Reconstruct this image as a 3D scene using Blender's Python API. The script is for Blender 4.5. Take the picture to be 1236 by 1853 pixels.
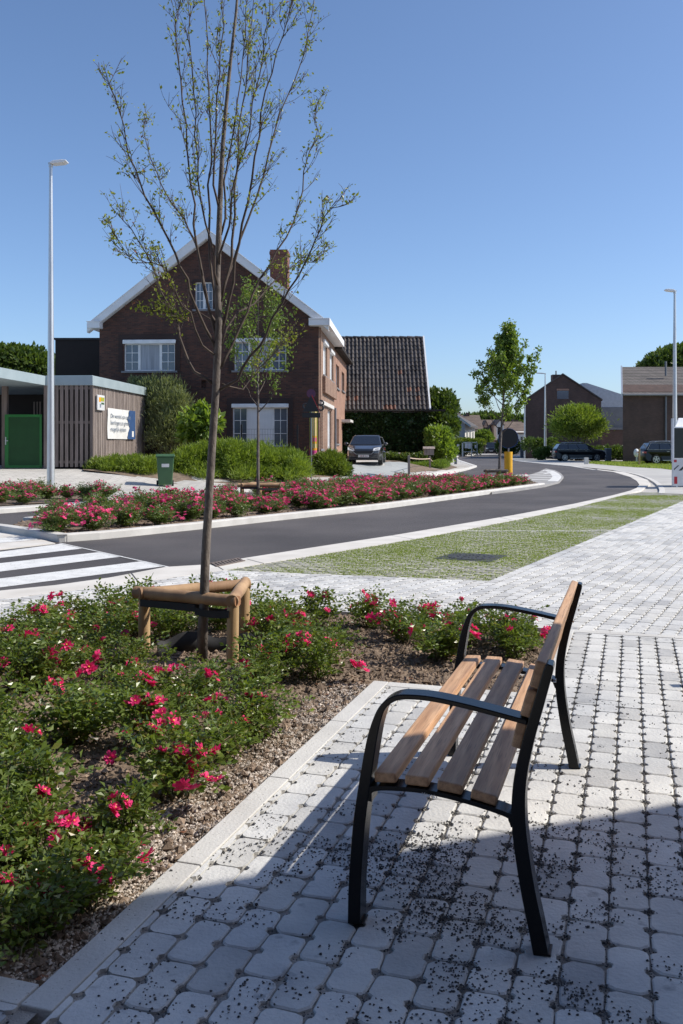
import bpy, bmesh, math, random
import numpy as np
from mathutils import Vector, Matrix, noise
from mathutils.geometry import tessellate_polygon
sc = bpy.context.scene
for o in list(bpy.data.objects): bpy.data.objects.remove(o)
COL = sc.collection
R = math.radians
# ---------------------------------------------------------------- camera, sky, sun, exposure
F, CX, HZ, CH = 1650.0, 618.0, 805.0, 1.55      # focal length, centre and horizon in photo pixels, eye height in m
cam = bpy.data.cameras.new('camera'); camo = bpy.data.objects.new('camera', cam); COL.objects.link(camo)
camo.location = (0, 0, CH); camo.rotation_euler = (R(90), 0, 0)
cam.sensor_fit = 'VERTICAL'; cam.sensor_height = 36; cam.sensor_width = 24
cam.lens = F / 1853 * 36; cam.shift_y = -(926.5 - HZ) / 1853
cam.clip_start = 0.05; cam.clip_end = 3000
sc.camera = camo
SUN_EL, SUN_AZ = 43.0, 88.5                     # azimuth clockwise from +Y
world = bpy.data.worlds.new('World'); sc.world = world; world.use_nodes = True
wn = world.node_tree
sky = wn.nodes.new('ShaderNodeTexSky'); sky.sky_type = 'NISHITA'; sky.sun_disc = False
sky.sun_elevation = R(SUN_EL); sky.sun_rotation = R(SUN_AZ)
sky.air_density = 0.8; sky.dust_density = 1.0; sky.ozone_density = 5.0; sky.altitude = 0
wn.links.new(sky.outputs[0], wn.nodes['Background'].inputs[0])
wn.nodes['Background'].inputs[1].default_value = 0.142
sl = bpy.data.lights.new('sun', 'SUN'); sl.energy = 4.15; sl.angle = R(0.53); sl.color = (1, 0.935, 0.83)
so = bpy.data.objects.new('sun', sl); COL.objects.link(so)
sdir = Vector((math.cos(R(SUN_EL)) * math.sin(R(SUN_AZ)), math.cos(R(SUN_EL)) * math.cos(R(SUN_AZ)), math.sin(R(SUN_EL))))
so.rotation_euler = sdir.to_track_quat('Z', 'Y').to_euler(); so.location = (20, 0, 30)
sc.view_settings.view_transform = 'Standard'; sc.view_settings.look = 'None'
sc.view_settings.exposure = 0.3; sc.view_settings.gamma = 1.0
# ---------------------------------------------------------------- helpers
rnd = random.Random(7)
rng = np.random.default_rng(7)
def ss(t):
    t = max(0.0, min(1.0, t)); return t * t * (3 - 2 * t)
def H(X, Y):                                     # ground rises towards the houses on the left
    s = -.738 * (X + 6.4) + .675 * (Y - 33)
    return 0.55 * ss((s + 1.5) / 4.5) * ss((6.5 - X) / 4.0)
def G(px, py, z=0.0):                            # where a spot of ground seen in the photo lies
    zt = z; P = (0, 0)
    for _ in range(30):
        t = F * (CH - zt) / (py - HZ)
        P = ((px - CX) / F * t, t); zt = .5 * zt + .5 * (z + H(*P))
    return P
def W(px, py, Y): return Vector(((px - CX) / F * Y, Y, CH - (py - HZ) / F * Y))
def gl(pts, z=0.0): return [G(x, y, z) for x, y in pts]

def mesh_np(name, V, Fc, smooth=False):
    V = np.asarray(V, dtype=np.float32); Fc = np.asarray(Fc, dtype=np.int32)
    me = bpy.data.meshes.new(name); n = Fc.shape[1]
    me.vertices.add(len(V)); me.vertices.foreach_set('co', V.ravel())
    me.loops.add(Fc.size); me.loops.foreach_set('vertex_index', Fc.ravel())
    me.polygons.add(len(Fc)); me.polygons.foreach_set('loop_start', np.arange(0, Fc.size, n, dtype=np.int32))
    me.update(calc_edges=True); me.validate()
    if not smooth: me.polygons.foreach_set('use_smooth', [False] * len(me.polygons))
    return me
def obj(name, me, m=None, parent=None, loc=None, rot=None):
    o = bpy.data.objects.new(name, me); COL.objects.link(o)
    if m is not None and me is not None and not me.materials: me.materials.append(m)
    if parent: o.parent = parent
    if loc is not None: o.location = loc
    if rot is not None: o.rotation_euler = rot
    return o
def tag(o, label, cat, group=None):
    o['label'] = label; o['category'] = cat
    if group: o['group'] = group
    return o
def thing(name, label, cat, loc=(0, 0, 0), rz=0, group=None):
    return tag(obj(name, None, None, None, loc, (0, 0, rz)), label, cat, group)
def struct(o): o['kind'] = 'structure'; return o
def stuff(o, label, cat): o['kind'] = 'stuff'; return tag(o, label, cat)
def dup(root, loc, rz=0, label=None, scale=None):
    r = root.copy(); COL.objects.link(r); r.location = loc; r.rotation_euler = (0, 0, rz)
    if scale is not None: r.scale = (scale,) * 3 if not hasattr(scale, '__len__') else scale
    if label: r['label'] = label
    for ch in list(root.children):
        c = ch.copy(); COL.objects.link(c); c.parent = r
        for g in ch.children:
            d = g.copy(); COL.objects.link(d); d.parent = c
    return r
class MB:
    def __init__(s): s.v = []; s.f = []
    def add(s, vs, fs):
        b = len(s.v); s.v += [tuple(p) for p in vs]; s.f += [tuple(i + b for i in f) for f in fs]; return s
    def box(s, x0, x1, y0, y1, z0, z1, M=None):
        vs = [Vector((x, y, z)) for z in (z0, z1) for y in (y0, y1) for x in (x0, x1)]
        if M is not None: vs = [M @ p for p in vs]
        return s.add(vs, [(0, 2, 3, 1), (4, 5, 7, 6), (0, 1, 5, 4), (2, 6, 7, 3), (0, 4, 6, 2), (1, 3, 7, 5)])
    def prism(s, poly, z0, z1):
        a = sum(poly[i][0] * poly[(i + 1) % len(poly)][1] - poly[(i + 1) % len(poly)][0] * poly[i][1] for i in range(len(poly)))
        if a < 0: poly = poly[::-1]
        n = len(poly)
        return s.add([(x, y, z0) for x, y in poly] + [(x, y, z1) for x, y in poly],
                     [tuple(range(n - 1, -1, -1)), tuple(range(n, 2 * n))] + [(i, (i + 1) % n, n + (i + 1) % n, n + i) for i in range(n)])
    def ext(s, poly, d):                         # 3d polygon pushed along d
        n = len(poly); d = Vector(d)
        P = [Vector(p) for p in poly]
        return s.add(P + [p + d for p in P], [tuple(range(n)), tuple(range(2 * n - 1, n - 1, -1))] + [(i, n + i, n + (i + 1) % n, (i + 1) % n) for i in range(n)])
    def tube(s, path, rad, n=8, cap=True):
        P = [Vector(p) for p in path]
        if not hasattr(rad, '__len__'): rad = [rad] * len(P)
        b = len(s.v); up = None
        for i, p in enumerate(P):
            t = (P[min(i + 1, len(P) - 1)] - P[max(i - 1, 0)]).normalized()
            if up is None: up = t.orthogonal().normalized()
            up = (up - t * up.dot(t))
            up = up.normalized() if up.length > 1e-6 else t.orthogonal().normalized()
            q = t.cross(up)
            for k in range(n):
                a = 2 * math.pi * k / n; s.v.append(tuple(p + (up * math.cos(a) + q * math.sin(a)) * rad[i]))
        for i in range(len(P) - 1):
            for k in range(n):
                s.f.append((b + i * n + k, b + i * n + (k + 1) % n, b + (i + 1) * n + (k + 1) % n, b + (i + 1) * n + k))
        if cap:
            s.f.append(tuple(b + k for k in range(n))[::-1]); s.f.append(tuple(b + (len(P) - 1) * n + k for k in range(n)))
        return s
    def cyl(s, p0, p1, r0, r1=None, n=16): return s.tube([p0, p1], [r0, r0 if r1 is None else r1], n)
    def ball(s, c, r, n=10, sc_=(1, 1, 1)):
        b = len(s.v); m = n // 2
        for i in range(m + 1):
            th = math.pi * i / m
            for k in range(n):
                a = 2 * math.pi * k / n
                s.v.append((c[0] + r * sc_[0] * math.sin(th) * math.cos(a), c[1] + r * sc_[1] * math.sin(th) * math.sin(a), c[2] + r * sc_[2] * math.cos(th)))
        for i in range(m):
            for k in range(n): s.f.append((b + i * n + k, b + (i + 1) * n + k, b + (i + 1) * n + (k + 1) % n, b + i * n + (k + 1) % n))
        return s
    def mesh(s, name):
        me = bpy.data.meshes.new(name); me.from_pydata(s.v, [], s.f); me.update(); return me
    def build(s, name, m, parent=None, smooth=False, bevel=0, loc=None, rot=None, seg=2):
        me = s.mesh(name); o = obj(name, me, m, parent, loc, rot)
        if smooth:
            me.polygons.foreach_set('use_smooth', [True] * len(me.polygons))
            if smooth != 'all': me.set_sharp_from_angle(angle=R(40))
        if bevel:
            md = o.modifiers.new('bevel', 'BEVEL'); md.width = bevel; md.segments = seg; md.limit_method = 'ANGLE'; md.angle_limit = R(30)
        return o
# ---------------------------------------------------------------- materials
def new_mat(name):
    m = bpy.data.materials.new(name); m.use_nodes = True; nt = m.node_tree
    return m, nt, nt.nodes['Principled BSDF']
def N(nt, t, **k):
    n = nt.nodes.new(t)
    for a, b in k.items():
        if a in n.inputs.keys(): n.inputs[a].default_value = b
        else: setattr(n, a, b)
    return n
def rgb(c): return (c[0], c[1], c[2], 1)
def mixc(nt, fac, a, b, mode='MIX'):
    n = nt.nodes.new('ShaderNodeMix'); n.data_type = 'RGBA'; n.blend_type = mode
    for i, x in ((0, fac), (6, a), (7, b)):
        if hasattr(x, 'is_linked') or hasattr(x, 'links'): nt.links.new(x, n.inputs[i])
        else: n.inputs[i].default_value = x if i == 0 else rgb(x)
    return n.outputs[2]
def ramp(nt, src, stops):
    n = nt.nodes.new('ShaderNodeValToRGB'); e = n.color_ramp.elements
    while len(e) < len(stops): e.new(0.5)
    for i, (p, c) in enumerate(stops): e[i].position = p; e[i].color = (c, c, c, 1) if not hasattr(c, '__len__') else rgb(c)
    nt.links.new(src, n.inputs[0]); return n.outputs[0]
def noise_tex(nt, scale, detail=4, coord='Object', vec=None, stretch=None):
    n = N(nt, 'ShaderNodeTexNoise'); n.inputs['Scale'].default_value = scale; n.inputs['Detail'].default_value = detail
    if vec is None:
        tc = nt.nodes.new('ShaderNodeTexCoord'); vec = tc.outputs[coord]
    if stretch:
        mp = nt.nodes.new('ShaderNodeMapping'); mp.inputs['Scale'].default_value = stretch
        nt.links.new(vec, mp.inputs[0]); vec = mp.outputs[0]
    nt.links.new(vec, n.inputs['Vector']); return n.outputs['Fac']
def mat(name, c, rough=.7, c2=None, ns=3, nd=5, bump=0, bs=40, metal=0, island=0, coat=0, spec=.5, coord='Object', stretch=None, objrand=0, speck=None):
    m, nt, b = new_mat(name)
    b.inputs['Roughness'].default_value = rough; b.inputs['Metallic'].default_value = metal
    b.inputs['Specular IOR Level'].default_value = spec; b.inputs['Coat Weight'].default_value = coat
    if c2 is None: c2 = tuple(x * .82 for x in c)
    f = ramp(nt, noise_tex(nt, ns, nd, coord, stretch=stretch), [(.35, 0.0), (.68, 1.0)])
    out = mixc(nt, f, c, c2)
    for amt, node, sock in ((island, 'ShaderNodeNewGeometry', 'Random Per Island'), (objrand, 'ShaderNodeObjectInfo', 'Random')):
        if amt:
            g = nt.nodes.new(node)
            v = ramp(nt, g.outputs[sock], [(0, 1 - amt), (1, 1 + amt)])
            v2 = mixc(nt, 1.0, out, v, 'MULTIPLY'); out = v2
    if speck:
        s = ramp(nt, noise_tex(nt, speck[1], 2, coord), [(speck[2], 0.0), (speck[2] + .04, 1.0)])
        out = mixc(nt, s, out, speck[0])
    nt.links.new(out, b.inputs['Base Color'])
    if bump:
        bp_ = nt.nodes.new('ShaderNodeBump'); bp_.inputs['Strength'].default_value = bump; bp_.inputs['Distance'].default_value = .01
        nt.links.new(noise_tex(nt, bs, 4, coord, stretch=stretch), bp_.inputs['Height']); nt.links.new(bp_.outputs[0], b.inputs['Normal'])
    return m
def leaf_mat(name, c, c2, tr=.35, rough=.45, tint=None, spec=.5, through=(1.5, 1.5, .6)):
    m, nt, b = new_mat(name)
    g = nt.nodes.new('ShaderNodeNewGeometry')
    cols = [(0, c), (.6, c2)]
    if tint: cols = [(0, c), (.62, c2), (.93, c2), (1, tint)]
    col = ramp(nt, g.outputs['Random Per Island'], cols)
    oi = nt.nodes.new('ShaderNodeObjectInfo')
    col = mixc(nt, 1.0, col, ramp(nt, oi.outputs['Random'], [(0, .85), (1, 1.15)]), 'MULTIPLY')
    nt.links.new(col, b.inputs['Base Color']); b.inputs['Roughness'].default_value = rough
    b.inputs['Specular IOR Level'].default_value = spec
    t = nt.nodes.new('ShaderNodeBsdfTranslucent'); nt.links.new(mixc(nt, 1.0, col, through, 'MULTIPLY'), t.inputs[0])
    mx = nt.nodes.new('ShaderNodeMixShader'); mx.inputs[0].default_value = tr
    nt.links.new(b.outputs[0], mx.inputs[1]); nt.links.new(t.outputs[0], mx.inputs[2])
    nt.links.new(mx.outputs[0], nt.nodes['Material Output'].inputs[0]); return m
def brick_mat(name, c1, c2, mortar, bw=.22, bh=.068, ms=.008, rough=.85):
    m, nt, b = new_mat(name)
    tc = nt.nodes.new('ShaderNodeTexCoord'); sp = nt.nodes.new('ShaderNodeSeparateXYZ'); nt.links.new(tc.outputs['Object'], sp.inputs[0])
    ad = N(nt, 'ShaderNodeMath', operation='ADD'); nt.links.new(sp.outputs[0], ad.inputs[0]); nt.links.new(sp.outputs[1], ad.inputs[1])
    cb = nt.nodes.new('ShaderNodeCombineXYZ'); nt.links.new(ad.outputs[0], cb.inputs[0]); nt.links.new(sp.outputs[2], cb.inputs[1])
    br = nt.nodes.new('ShaderNodeTexBrick'); nt.links.new(cb.outputs[0], br.inputs['Vector'])
    br.inputs['Scale'].default_value = 1; br.inputs['Brick Width'].default_value = bw; br.inputs['Row Height'].default_value = bh
    br.inputs['Mortar Size'].default_value = ms; br.inputs['Color1'].default_value = rgb(c1); br.inputs['Color2'].default_value = rgb(c2); br.inputs['Mortar'].default_value = rgb(mortar)
    col = mixc(nt, 1.0, br.outputs[0], ramp(nt, noise_tex(nt, .9, 4), [(.3, .8), (.7, 1.15)]), 'MULTIPLY')
    nt.links.new(col, b.inputs['Base Color']); b.inputs['Roughness'].default_value = rough
    bp_ = nt.nodes.new('ShaderNodeBump'); bp_.inputs['Strength'].default_value = .4; bp_.inputs['Distance'].default_value = .01; bp_.invert = True
    nt.links.new(br.outputs['Fac'], bp_.inputs['Height']); nt.links.new(bp_.outputs[0], b.inputs['Normal']); return m
def glass_mat(name, c, rough=.06):
    m, nt, b = new_mat(name); b.inputs['Base Color'].default_value = rgb(c); b.inputs['Roughness'].default_value = rough
    b.inputs['Specular IOR Level'].default_value = .8; b.inputs['Coat Weight'].default_value = .6; b.inputs['Coat Roughness'].default_value = .02
    return m
M = {}
def paver_mat():
    m, nt, b = new_mat('concrete_paver'); g = nt.nodes.new('ShaderNodeNewGeometry')
    base = mixc(nt, ramp(nt, noise_tex(nt, 7, 6), [(.35, 0.0), (.68, 1.0)]), (.655, .65, .625), (.56, .555, .54))
    c = mixc(nt, 1.0, base, ramp(nt, g.outputs['Random Per Island'], [(0, (.70, .70, .71)), (.22, (.90, .89, .87)), (.7, (1.0, 1.0, 1.0)), (1, (1.07, 1.06, 1.04))]), 'MULTIPLY')
    c = mixc(nt, 1.0, c, ramp(nt, noise_tex(nt, 1.1, 5), [(.30, (.74, .76, .80)), (.52, (1.0, 1.0, 1.0))]), 'MULTIPLY')
    c = mixc(nt, 1.0, c, ramp(nt, noise_tex(nt, 11, 3), [(.26, (.60, .61, .63)), (.36, (1.0, 1.0, 1.0))]), 'MULTIPLY')
    c = mixc(nt, ramp(nt, noise_tex(nt, 260, 2), [(.68, 0.0), (.72, 1.0)]), c, (.36, .36, .35))
    nt.links.new(c, b.inputs['Base Color']); b.inputs['Roughness'].default_value = .85
    bp_ = nt.nodes.new('ShaderNodeBump'); bp_.inputs['Strength'].default_value = .45; bp_.inputs['Distance'].default_value = .01
    nt.links.new(noise_tex(nt, 60, 5), bp_.inputs['Height']); nt.links.new(bp_.outputs[0], b.inputs['Normal']); return m
M['paver'] = paver_mat()
M['joint'] = mat('joint_sand', (.42, .39, .35), .95, (.12, .115, .11), 3.2, 6, .8, 160)
M['chip'] = mat('basalt_chip', (.042, .042, .045), .85, (.11, .11, .112), 30, 2, island=.6)
M['kerb'] = mat('kerb_concrete', (.63, .615, .58), .85, (.52, .505, .475), 2.5, 7, .3, 80, speck=((.32, .30, .27), 90, .68))
M['gutter'] = mat('gutter_concrete', (.68, .65, .60), .85, (.56, .53, .48), 1.6, 7, .3, 60, speck=((.34, .33, .30), 45, .72))
M['asphalt'] = mat('asphalt', (.062, .056, .056), .75, (.112, .101, .098), .38, 11, 1.0, 160, speck=((.20, .19, .18), 120, .72))
M['paint'] = mat('road_paint', (.76, .76, .74), .7, (.62, .62, .60), 5, 8, .4, 200, speck=((.20, .195, .19), 38, .665))
M['ground'] = mat('far_paving', (.50, .49, .46), .9, (.40, .39, .37), .8, 6)
M['soil'] = mat('soil', (.235, .175, .125), .95, (.12, .085, .06), 6, 8, 1.0, 60)
M['clod'] = mat('soil_clod', (.27, .20, .145), .95, (.15, .105, .075), 25, 4, .8, 90, island=.35)
M['gravel'] = mat('pale_gravel', (.55, .48, .42), .9, (.40, .34, .28), 20, 3, island=.35)
M['dryleaf'] = mat('dry_leaf', (.26, .10, .045), .8, (.18, .08, .04), 10, island=.4)
M['black'] = mat('black_powder_coat', (.005, .005, .006), .26, (.007, .007, .008), 4, spec=.28)
M['black2'] = mat('matt_black', (.02, .02, .022), .6)
M['steel'] = mat('galvanised_steel', (.62, .63, .63), .38, (.50, .51, .52), 6, metal=.75, stretch=(1, 1, .2))
M['bolt'] = mat('bolt_steel', (.7, .7, .7), .25, metal=1)
M['white'] = mat('white_paint', (.74, .75, .76), .55, (.68, .69, .70), 2)
M['frame'] = mat('window_frame_white', (.80, .80, .80), .4)
M['curtain'] = mat('curtain', (.42, .44, .48), .9, (.26, .28, .31), 14, stretch=(1, 1, .05))
M['glass'] = glass_mat('window_glass', (.085, .105, .14), .15)
M['glassd'] = glass_mat('dark_glass', (.012, .014, .018))
M['stone'] = mat('blue_stone', (.20, .20, .21), .7)
M['brick'] = brick_mat('shaded_gable_brick', (.112, .043, .027), (.046, .021, .017), (.072, .054, .044))  # gable's shade put into the colour, darker than the side wall's brick
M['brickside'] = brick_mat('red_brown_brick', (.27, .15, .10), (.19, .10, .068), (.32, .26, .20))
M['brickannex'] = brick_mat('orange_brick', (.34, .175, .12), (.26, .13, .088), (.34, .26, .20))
M['bricktrim'] = brick_mat('dark_brick_trim', (.050, .026, .022), (.038, .022, .02), (.035, .028, .026))
M['brickdark'] = brick_mat('dark_brown_brick', (.10, .058, .046), (.072, .042, .036), (.08, .065, .058))
M['darkclad'] = mat('dark_cladding', (.020, .015, .013), .8)
M['roof'] = mat('roof_slate', (.06, .055, .055), .7, (.09, .08, .075), 3)
M['roofgrey'] = brick_mat('grey_roof_tiles', (.16, .14, .13), (.11, .10, .095), (.05, .045, .04), .3, .3, .03)
M['roofbrown'] = brick_mat('brown_roof_tiles', (.20, .15, .115), (.15, .11, .09), (.08, .06, .05), .3, .3, .03)
M['tile'] = mat('glazed_roof_tile', (.085, .072, .066), .38, (.045, .040, .038), 1.1, 5, island=.6, spec=.6)
M['tilered'] = mat('rusty_roof_tile', (.16, .062, .035), .6, (.10, .045, .03), 3, island=.3)
M['zinc'] = mat('zinc_fascia', (.33, .40, .43), .5, (.28, .35, .38), 1.5)
M['clad'] = mat('weathered_boards', (.33, .275, .245), .85, (.185, .15, .135), 3.5, 6, .3, 40, island=.22, stretch=(3, 3, .35))
M['cladd'] = mat('weathered_slats', (.25, .20, .18), .85, (.17, .135, .12), 3, 6, .3, 40, island=.2, stretch=(3, 3, .35))
M['greengate'] = mat('green_gate_paint', (.018, .19, .035), .5)
M['greenmesh'] = mat('green_gate_mesh', (.014, .075, .02), .7)
M['bin'] = mat('green_bin_plastic', (.045, .115, .050), .5, (.04, .10, .045), 6)
M['log'] = mat('round_timber', (.46, .30, .165), .75, (.27, .155, .085), 5, 6, .3, 30, stretch=(1, 1, .3))
M['logend'] = mat('timber_end', (.40, .20, .10), .8, (.25, .12, .06), 20, 4)
M['post'] = mat('timber_post', (.52, .35, .18), .7, (.34, .21, .10), 6, 6, .2, 30, stretch=(3, 3, .25))
M['rubber'] = mat('black_rubber', (.014, .014, .016), .7, (.02, .02, .022), 10)
M['bark'] = mat('young_bark', (.20, .17, .145), .85, (.085, .07, .06), 22, 5, .7, 60, stretch=(1, 1, .45))
M['twig'] = mat('twig_bark', (.10, .072, .055), .8, (.055, .04, .032), 20)
M['stem'] = mat('rose_stem', (.10, .13, .045), .7, (.14, .085, .045), 15)
M['roseleaf'] = leaf_mat('rose_leaf', (.065, .105, .022), (.165, .225, .045), .35, .30, (.30, .24, .08), .45)
M['roseleaf2'] = leaf_mat('rose_leaf_light', (.075, .125, .030), (.13, .19, .05), .3, .4, (.20, .16, .06))
M['petal'] = leaf_mat('rose_petal', (.86, .06, .27), (.80, .03, .19), .3, .6, through=(1, 1, 1))
M['petal2'] = leaf_mat('rose_petal_light', (.86, .13, .37), (.80, .05, .24), .3, .6, (.90, .46, .58), through=(1, 1, 1))
M['yellow'] = mat('flower_centre', (.80, .55, .10), .8)
M['treeleaf'] = leaf_mat('tree_leaf', (.115, .155, .022), (.23, .26, .045), .45, .4)
M['treeleaf2'] = leaf_mat('tree_leaf_fresh', (.10, .17, .03), (.19, .27, .05), .4, .4)
M['darkleaf'] = leaf_mat('dark_tree_leaf', (.05, .09, .02), (.095, .145, .03), .3, .45)
M['conifer'] = leaf_mat('conifer_needles', (.10, .155, .022), (.21, .28, .045), .35, .5)
M['willow'] = leaf_mat('willow_leaf', (.12, .155, .065), (.25, .28, .15), .4, .5)
M['ivy'] = leaf_mat('ivy_leaf', (.018, .042, .012), (.035, .07, .018), .15, .4)
M['grass'] = leaf_mat('grass_blade', (.15, .21, .03), (.26, .32, .07), .35, .6)
M['grasssoil'] = mat('grass_substrate', (.20, .25, .055), .95, (.27, .28, .12), 5, 6)
M['grasspaver'] = mat('porous_paver', (.46, .44, .38), .9, (.28, .28, .22), 6, 6, island=.12)
M['iron'] = mat('cast_iron', (.035, .035, .038), .6, (.06, .06, .062), 20, 4, .8, 60)
M['carblack'] = mat('black_car_paint', (.008, .010, .014), .32, (.010, .012, .016), 1, coat=.25, spec=.35)
M['cargrey'] = mat('grey_car_paint', (.060, .060, .066), .3, (.066, .066, .072), 1, metal=.5, coat=1)
M['tyre'] = mat('tyre_rubber', (.018, .018, .018), .8)
M['rim'] = mat('alloy_rim', (.55, .55, .56), .3, metal=.8)
M['lampglass'] = mat('headlight_glass', (.62, .64, .66), .12, coat=1)
M['redlamp'] = mat('tail_light', (.35, .012, .012), .2, coat=1)
M['plate'] = mat('number_plate', (.62, .60, .58), .5)
M['plateink'] = mat('plate_red', (.28, .02, .03), .5)
M['sheetwhite'] = mat('white_sheet', (.66, .67, .68), .5)
M['signred'] = mat('red_reflector', (.48, .015, .03), .4)
M['orange'] = mat('orange_band', (.80, .34, .01), .5)
M['peach'] = mat('pale_yellow_wood', (.70, .48, .24), .6)
M['lime'] = mat('lime_stripe', (.38, .40, .05), .6)
M['pink'] = mat('pink_band', (.66, .06, .24), .5)
M['blue'] = mat('sign_blue', (.02, .10, .35), .5)
M['navy'] = mat('banner_navy', (.025, .075, .20), .7)
M['ink'] = mat('banner_ink', (.20, .24, .30), .7)
M['banner'] = mat('banner_cloth', (.72, .72, .70), .7, (.64, .64, .63), 3)
M['render_white'] = mat('white_render', (.68, .66, .62), .9, (.60, .58, .54), 1)
M['render_grey'] = mat('grey_render', (.30, .32, .35), .9)
M['greypanel'] = mat('grey_metal_panel', (.16, .17, .19), .6)
M['rope'] = mat('pale_rope', (.60, .46, .36), .9)
M['wood'] = None
def wood_mat():
    m, nt, b = new_mat('bench_hardwood')
    a = noise_tex(nt, 4, 6, stretch=(9, .6, 9)); c = mixc(nt, ramp(nt, a, [(.35, 0.0), (.65, 1.0)]), (.42, .225, .115), (.68, .41, .225))
    g = ramp(nt, noise_tex(nt, 9, 8, stretch=(30, .8, 30)), [(.30, .55), (.46, 1.0)])
    c = mixc(nt, 1.0, c, g, 'MULTIPLY')
    w = ramp(nt, noise_tex(nt, 1.3, 4, stretch=(1, .7, 1)), [(.45, 0.0), (.75, .4)])
    c = mixc(nt, w, c, (.40, .34, .29))
    gi = nt.nodes.new('ShaderNodeObjectInfo'); c = mixc(nt, 1.0, c, ramp(nt, gi.outputs['Random'], [(0, .86), (1, 1.12)]), 'MULTIPLY')
    nt.links.new(c, b.inputs['Base Color']); b.inputs['Roughness'].default_value = .6
    bp_ = nt.nodes.new('ShaderNodeBump'); bp_.inputs['Strength'].default_value = .25; bp_.inputs['Distance'].default_value = .004
    nt.links.new(noise_tex(nt, 14, 6, stretch=(14, .8, 14)), bp_.inputs['Height']); nt.links.new(bp_.outputs[0], b.inputs['Normal']); return m
M['wood'] = wood_mat()
# ================================================================ GROUND AND ROADS
u = Vector((.318, 1)).normalized(); v = Vector((u.y, -u.x))         # bench and forecourt paving run along u
wd = Vector((.463, .886)).normalized(); pd = Vector((wd.y, -wd.x))   # parking bays run along wd
def clip_poly(poly, clip):                       # Sutherland-Hodgman, convex counter-clockwise clip
    out = poly
    for i in range(len(clip)):
        a, b = clip[i], clip[(i + 1) % len(clip)]
        ex, ey = b[0] - a[0], b[1] - a[1]; src = out; out = []
        for j in range(len(src)):
            p, q = src[j], src[(j + 1) % len(src)]
            dp = ex * (p[1] - a[1]) - ey * (p[0] - a[0]); dq = ex * (q[1] - a[1]) - ey * (q[0] - a[0])
            if dp >= 0: out.append(p)
            if (dp >= 0) != (dq >= 0):
                t = dp / (dp - dq); out.append((p[0] + (q[0] - p[0]) * t, p[1] + (q[1] - p[1]) * t))
        if not out: return []
    return out
def ccw(p):
    a = sum(p[i][0] * p[(i + 1) % len(p)][1] - p[(i + 1) % len(p)][0] * p[i][1] for i in range(len(p)))
    return p if a > 0 else p[::-1]
def inside(p, poly):
    c = False; n = len(poly)
    for i in range(n):
        a, b = poly[i], poly[i - 1]
        if (a[1] > p[1]) != (b[1] > p[1]) and p[0] < (b[0] - a[0]) * (p[1] - a[1]) / (b[1] - a[1]) + a[0]: c = not c
    return c
def sheet(name, poly, z, m, step=None, thick=0):
    """flat sheet over a world polygon; with step it is cut up and follows the rise of the ground"""
    bm = bmesh.new(); pl_ = ccw([tuple(p)[:2] for p in poly]); bv = [bm.verts.new((x, y, 0)) for x, y in pl_]
    for tr in tessellate_polygon([[Vector((x, y, 0)) for x, y in pl_]]):
        try: bm.faces.new([bv[i] for i in tr])
        except ValueError: pass
    if step:
        xs = [p[0] for p in poly]; ys = [p[1] for p in poly]
        for ax, lo, hi in ((0, min(xs), max(xs)), (1, min(ys), max(ys))):
            k = lo + step
            while k < hi:
                bmesh.ops.bisect_plane(bm, geom=bm.verts[:] + bm.edges[:] + bm.faces[:], plane_co=(k, k, 0), plane_no=(1, 0, 0) if ax == 0 else (0, 1, 0)); k += step
    if thick:
        r = bmesh.ops.extrude_face_region(bm, geom=bm.faces[:])
        top = [e for e in r['geom'] if isinstance(e, bmesh.types.BMVert)]
        for vv in top: vv.co.z = 1
    for vv in bm.verts: vv.co.z = (z if (not thick or vv.co.z > .5) else z - thick) + (H(vv.co.x, vv.co.y) if step else 0)
    bmesh.ops.recalc_face_normals(bm, faces=bm.faces)
    if not thick:
        for f in bm.faces:
            f.normal_update()
            if f.normal.z < 0: f.normal_flip()
    me = bpy.data.meshes.new(name); bm.to_mesh(me); bm.free()
    return obj(name, me, m)
def strip_poly(line_a, line_b): return list(line_a) + list(line_b)[::-1]
def offset_line(L, d):
    out = []
    for i, p in enumerate(L):
        a = Vector(L[max(i - 1, 0)]); b = Vector(L[min(i + 1, len(L) - 1)]); t = (b - a).normalized()
        out.append((p[0] - t.y * d, p[1] + t.x * d))
    return out
def band(name, L, d, z, m, thick=.12, step=None, bevel=.012, joint=0):
    """kerb: a strip along line L, d wide to its left, with real thickness"""
    mb = MB(); L2 = offset_line(L, d)
    Lz = lambda p: z + (H(*p) if step else 0)
    n = len(L); vs = [(p[0], p[1], Lz(p)) for p in L] + [(p[0], p[1], Lz(p)) for p in L2] + [(p[0], p[1], Lz(p) - thick) for p in L] + [(p[0], p[1], Lz(p) - thick) for p in L2]
    fs = []
    for i in range(n - 1):
        fs += [(i, i + 1, n + i + 1, n + i), (2 * n + i, 3 * n + i, 3 * n + i + 1, 2 * n + i + 1), (i, 2 * n + i, 2 * n + i + 1, i + 1), (n + i, n + i + 1, 3 * n + i + 1, 3 * n + i)]
    fs += [(0, n, 3 * n, 2 * n), (n - 1, 3 * n - 1, 4 * n - 1, 2 * n - 1)]
    me = mb.add(vs, fs).mesh(name)
    bm = bmesh.new(); bm.from_mesh(me); bmesh.ops.recalc_face_normals(bm, faces=bm.faces); bm.to_mesh(me); bm.free()
    o = obj(name, me, m)
    if bevel:
        md = o.modifiers.new('bevel', 'BEVEL'); md.width = bevel; md.segments = 2; md.limit_method = 'ANGLE'; md.angle_limit = R(40)
    return struct(o)
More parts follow.
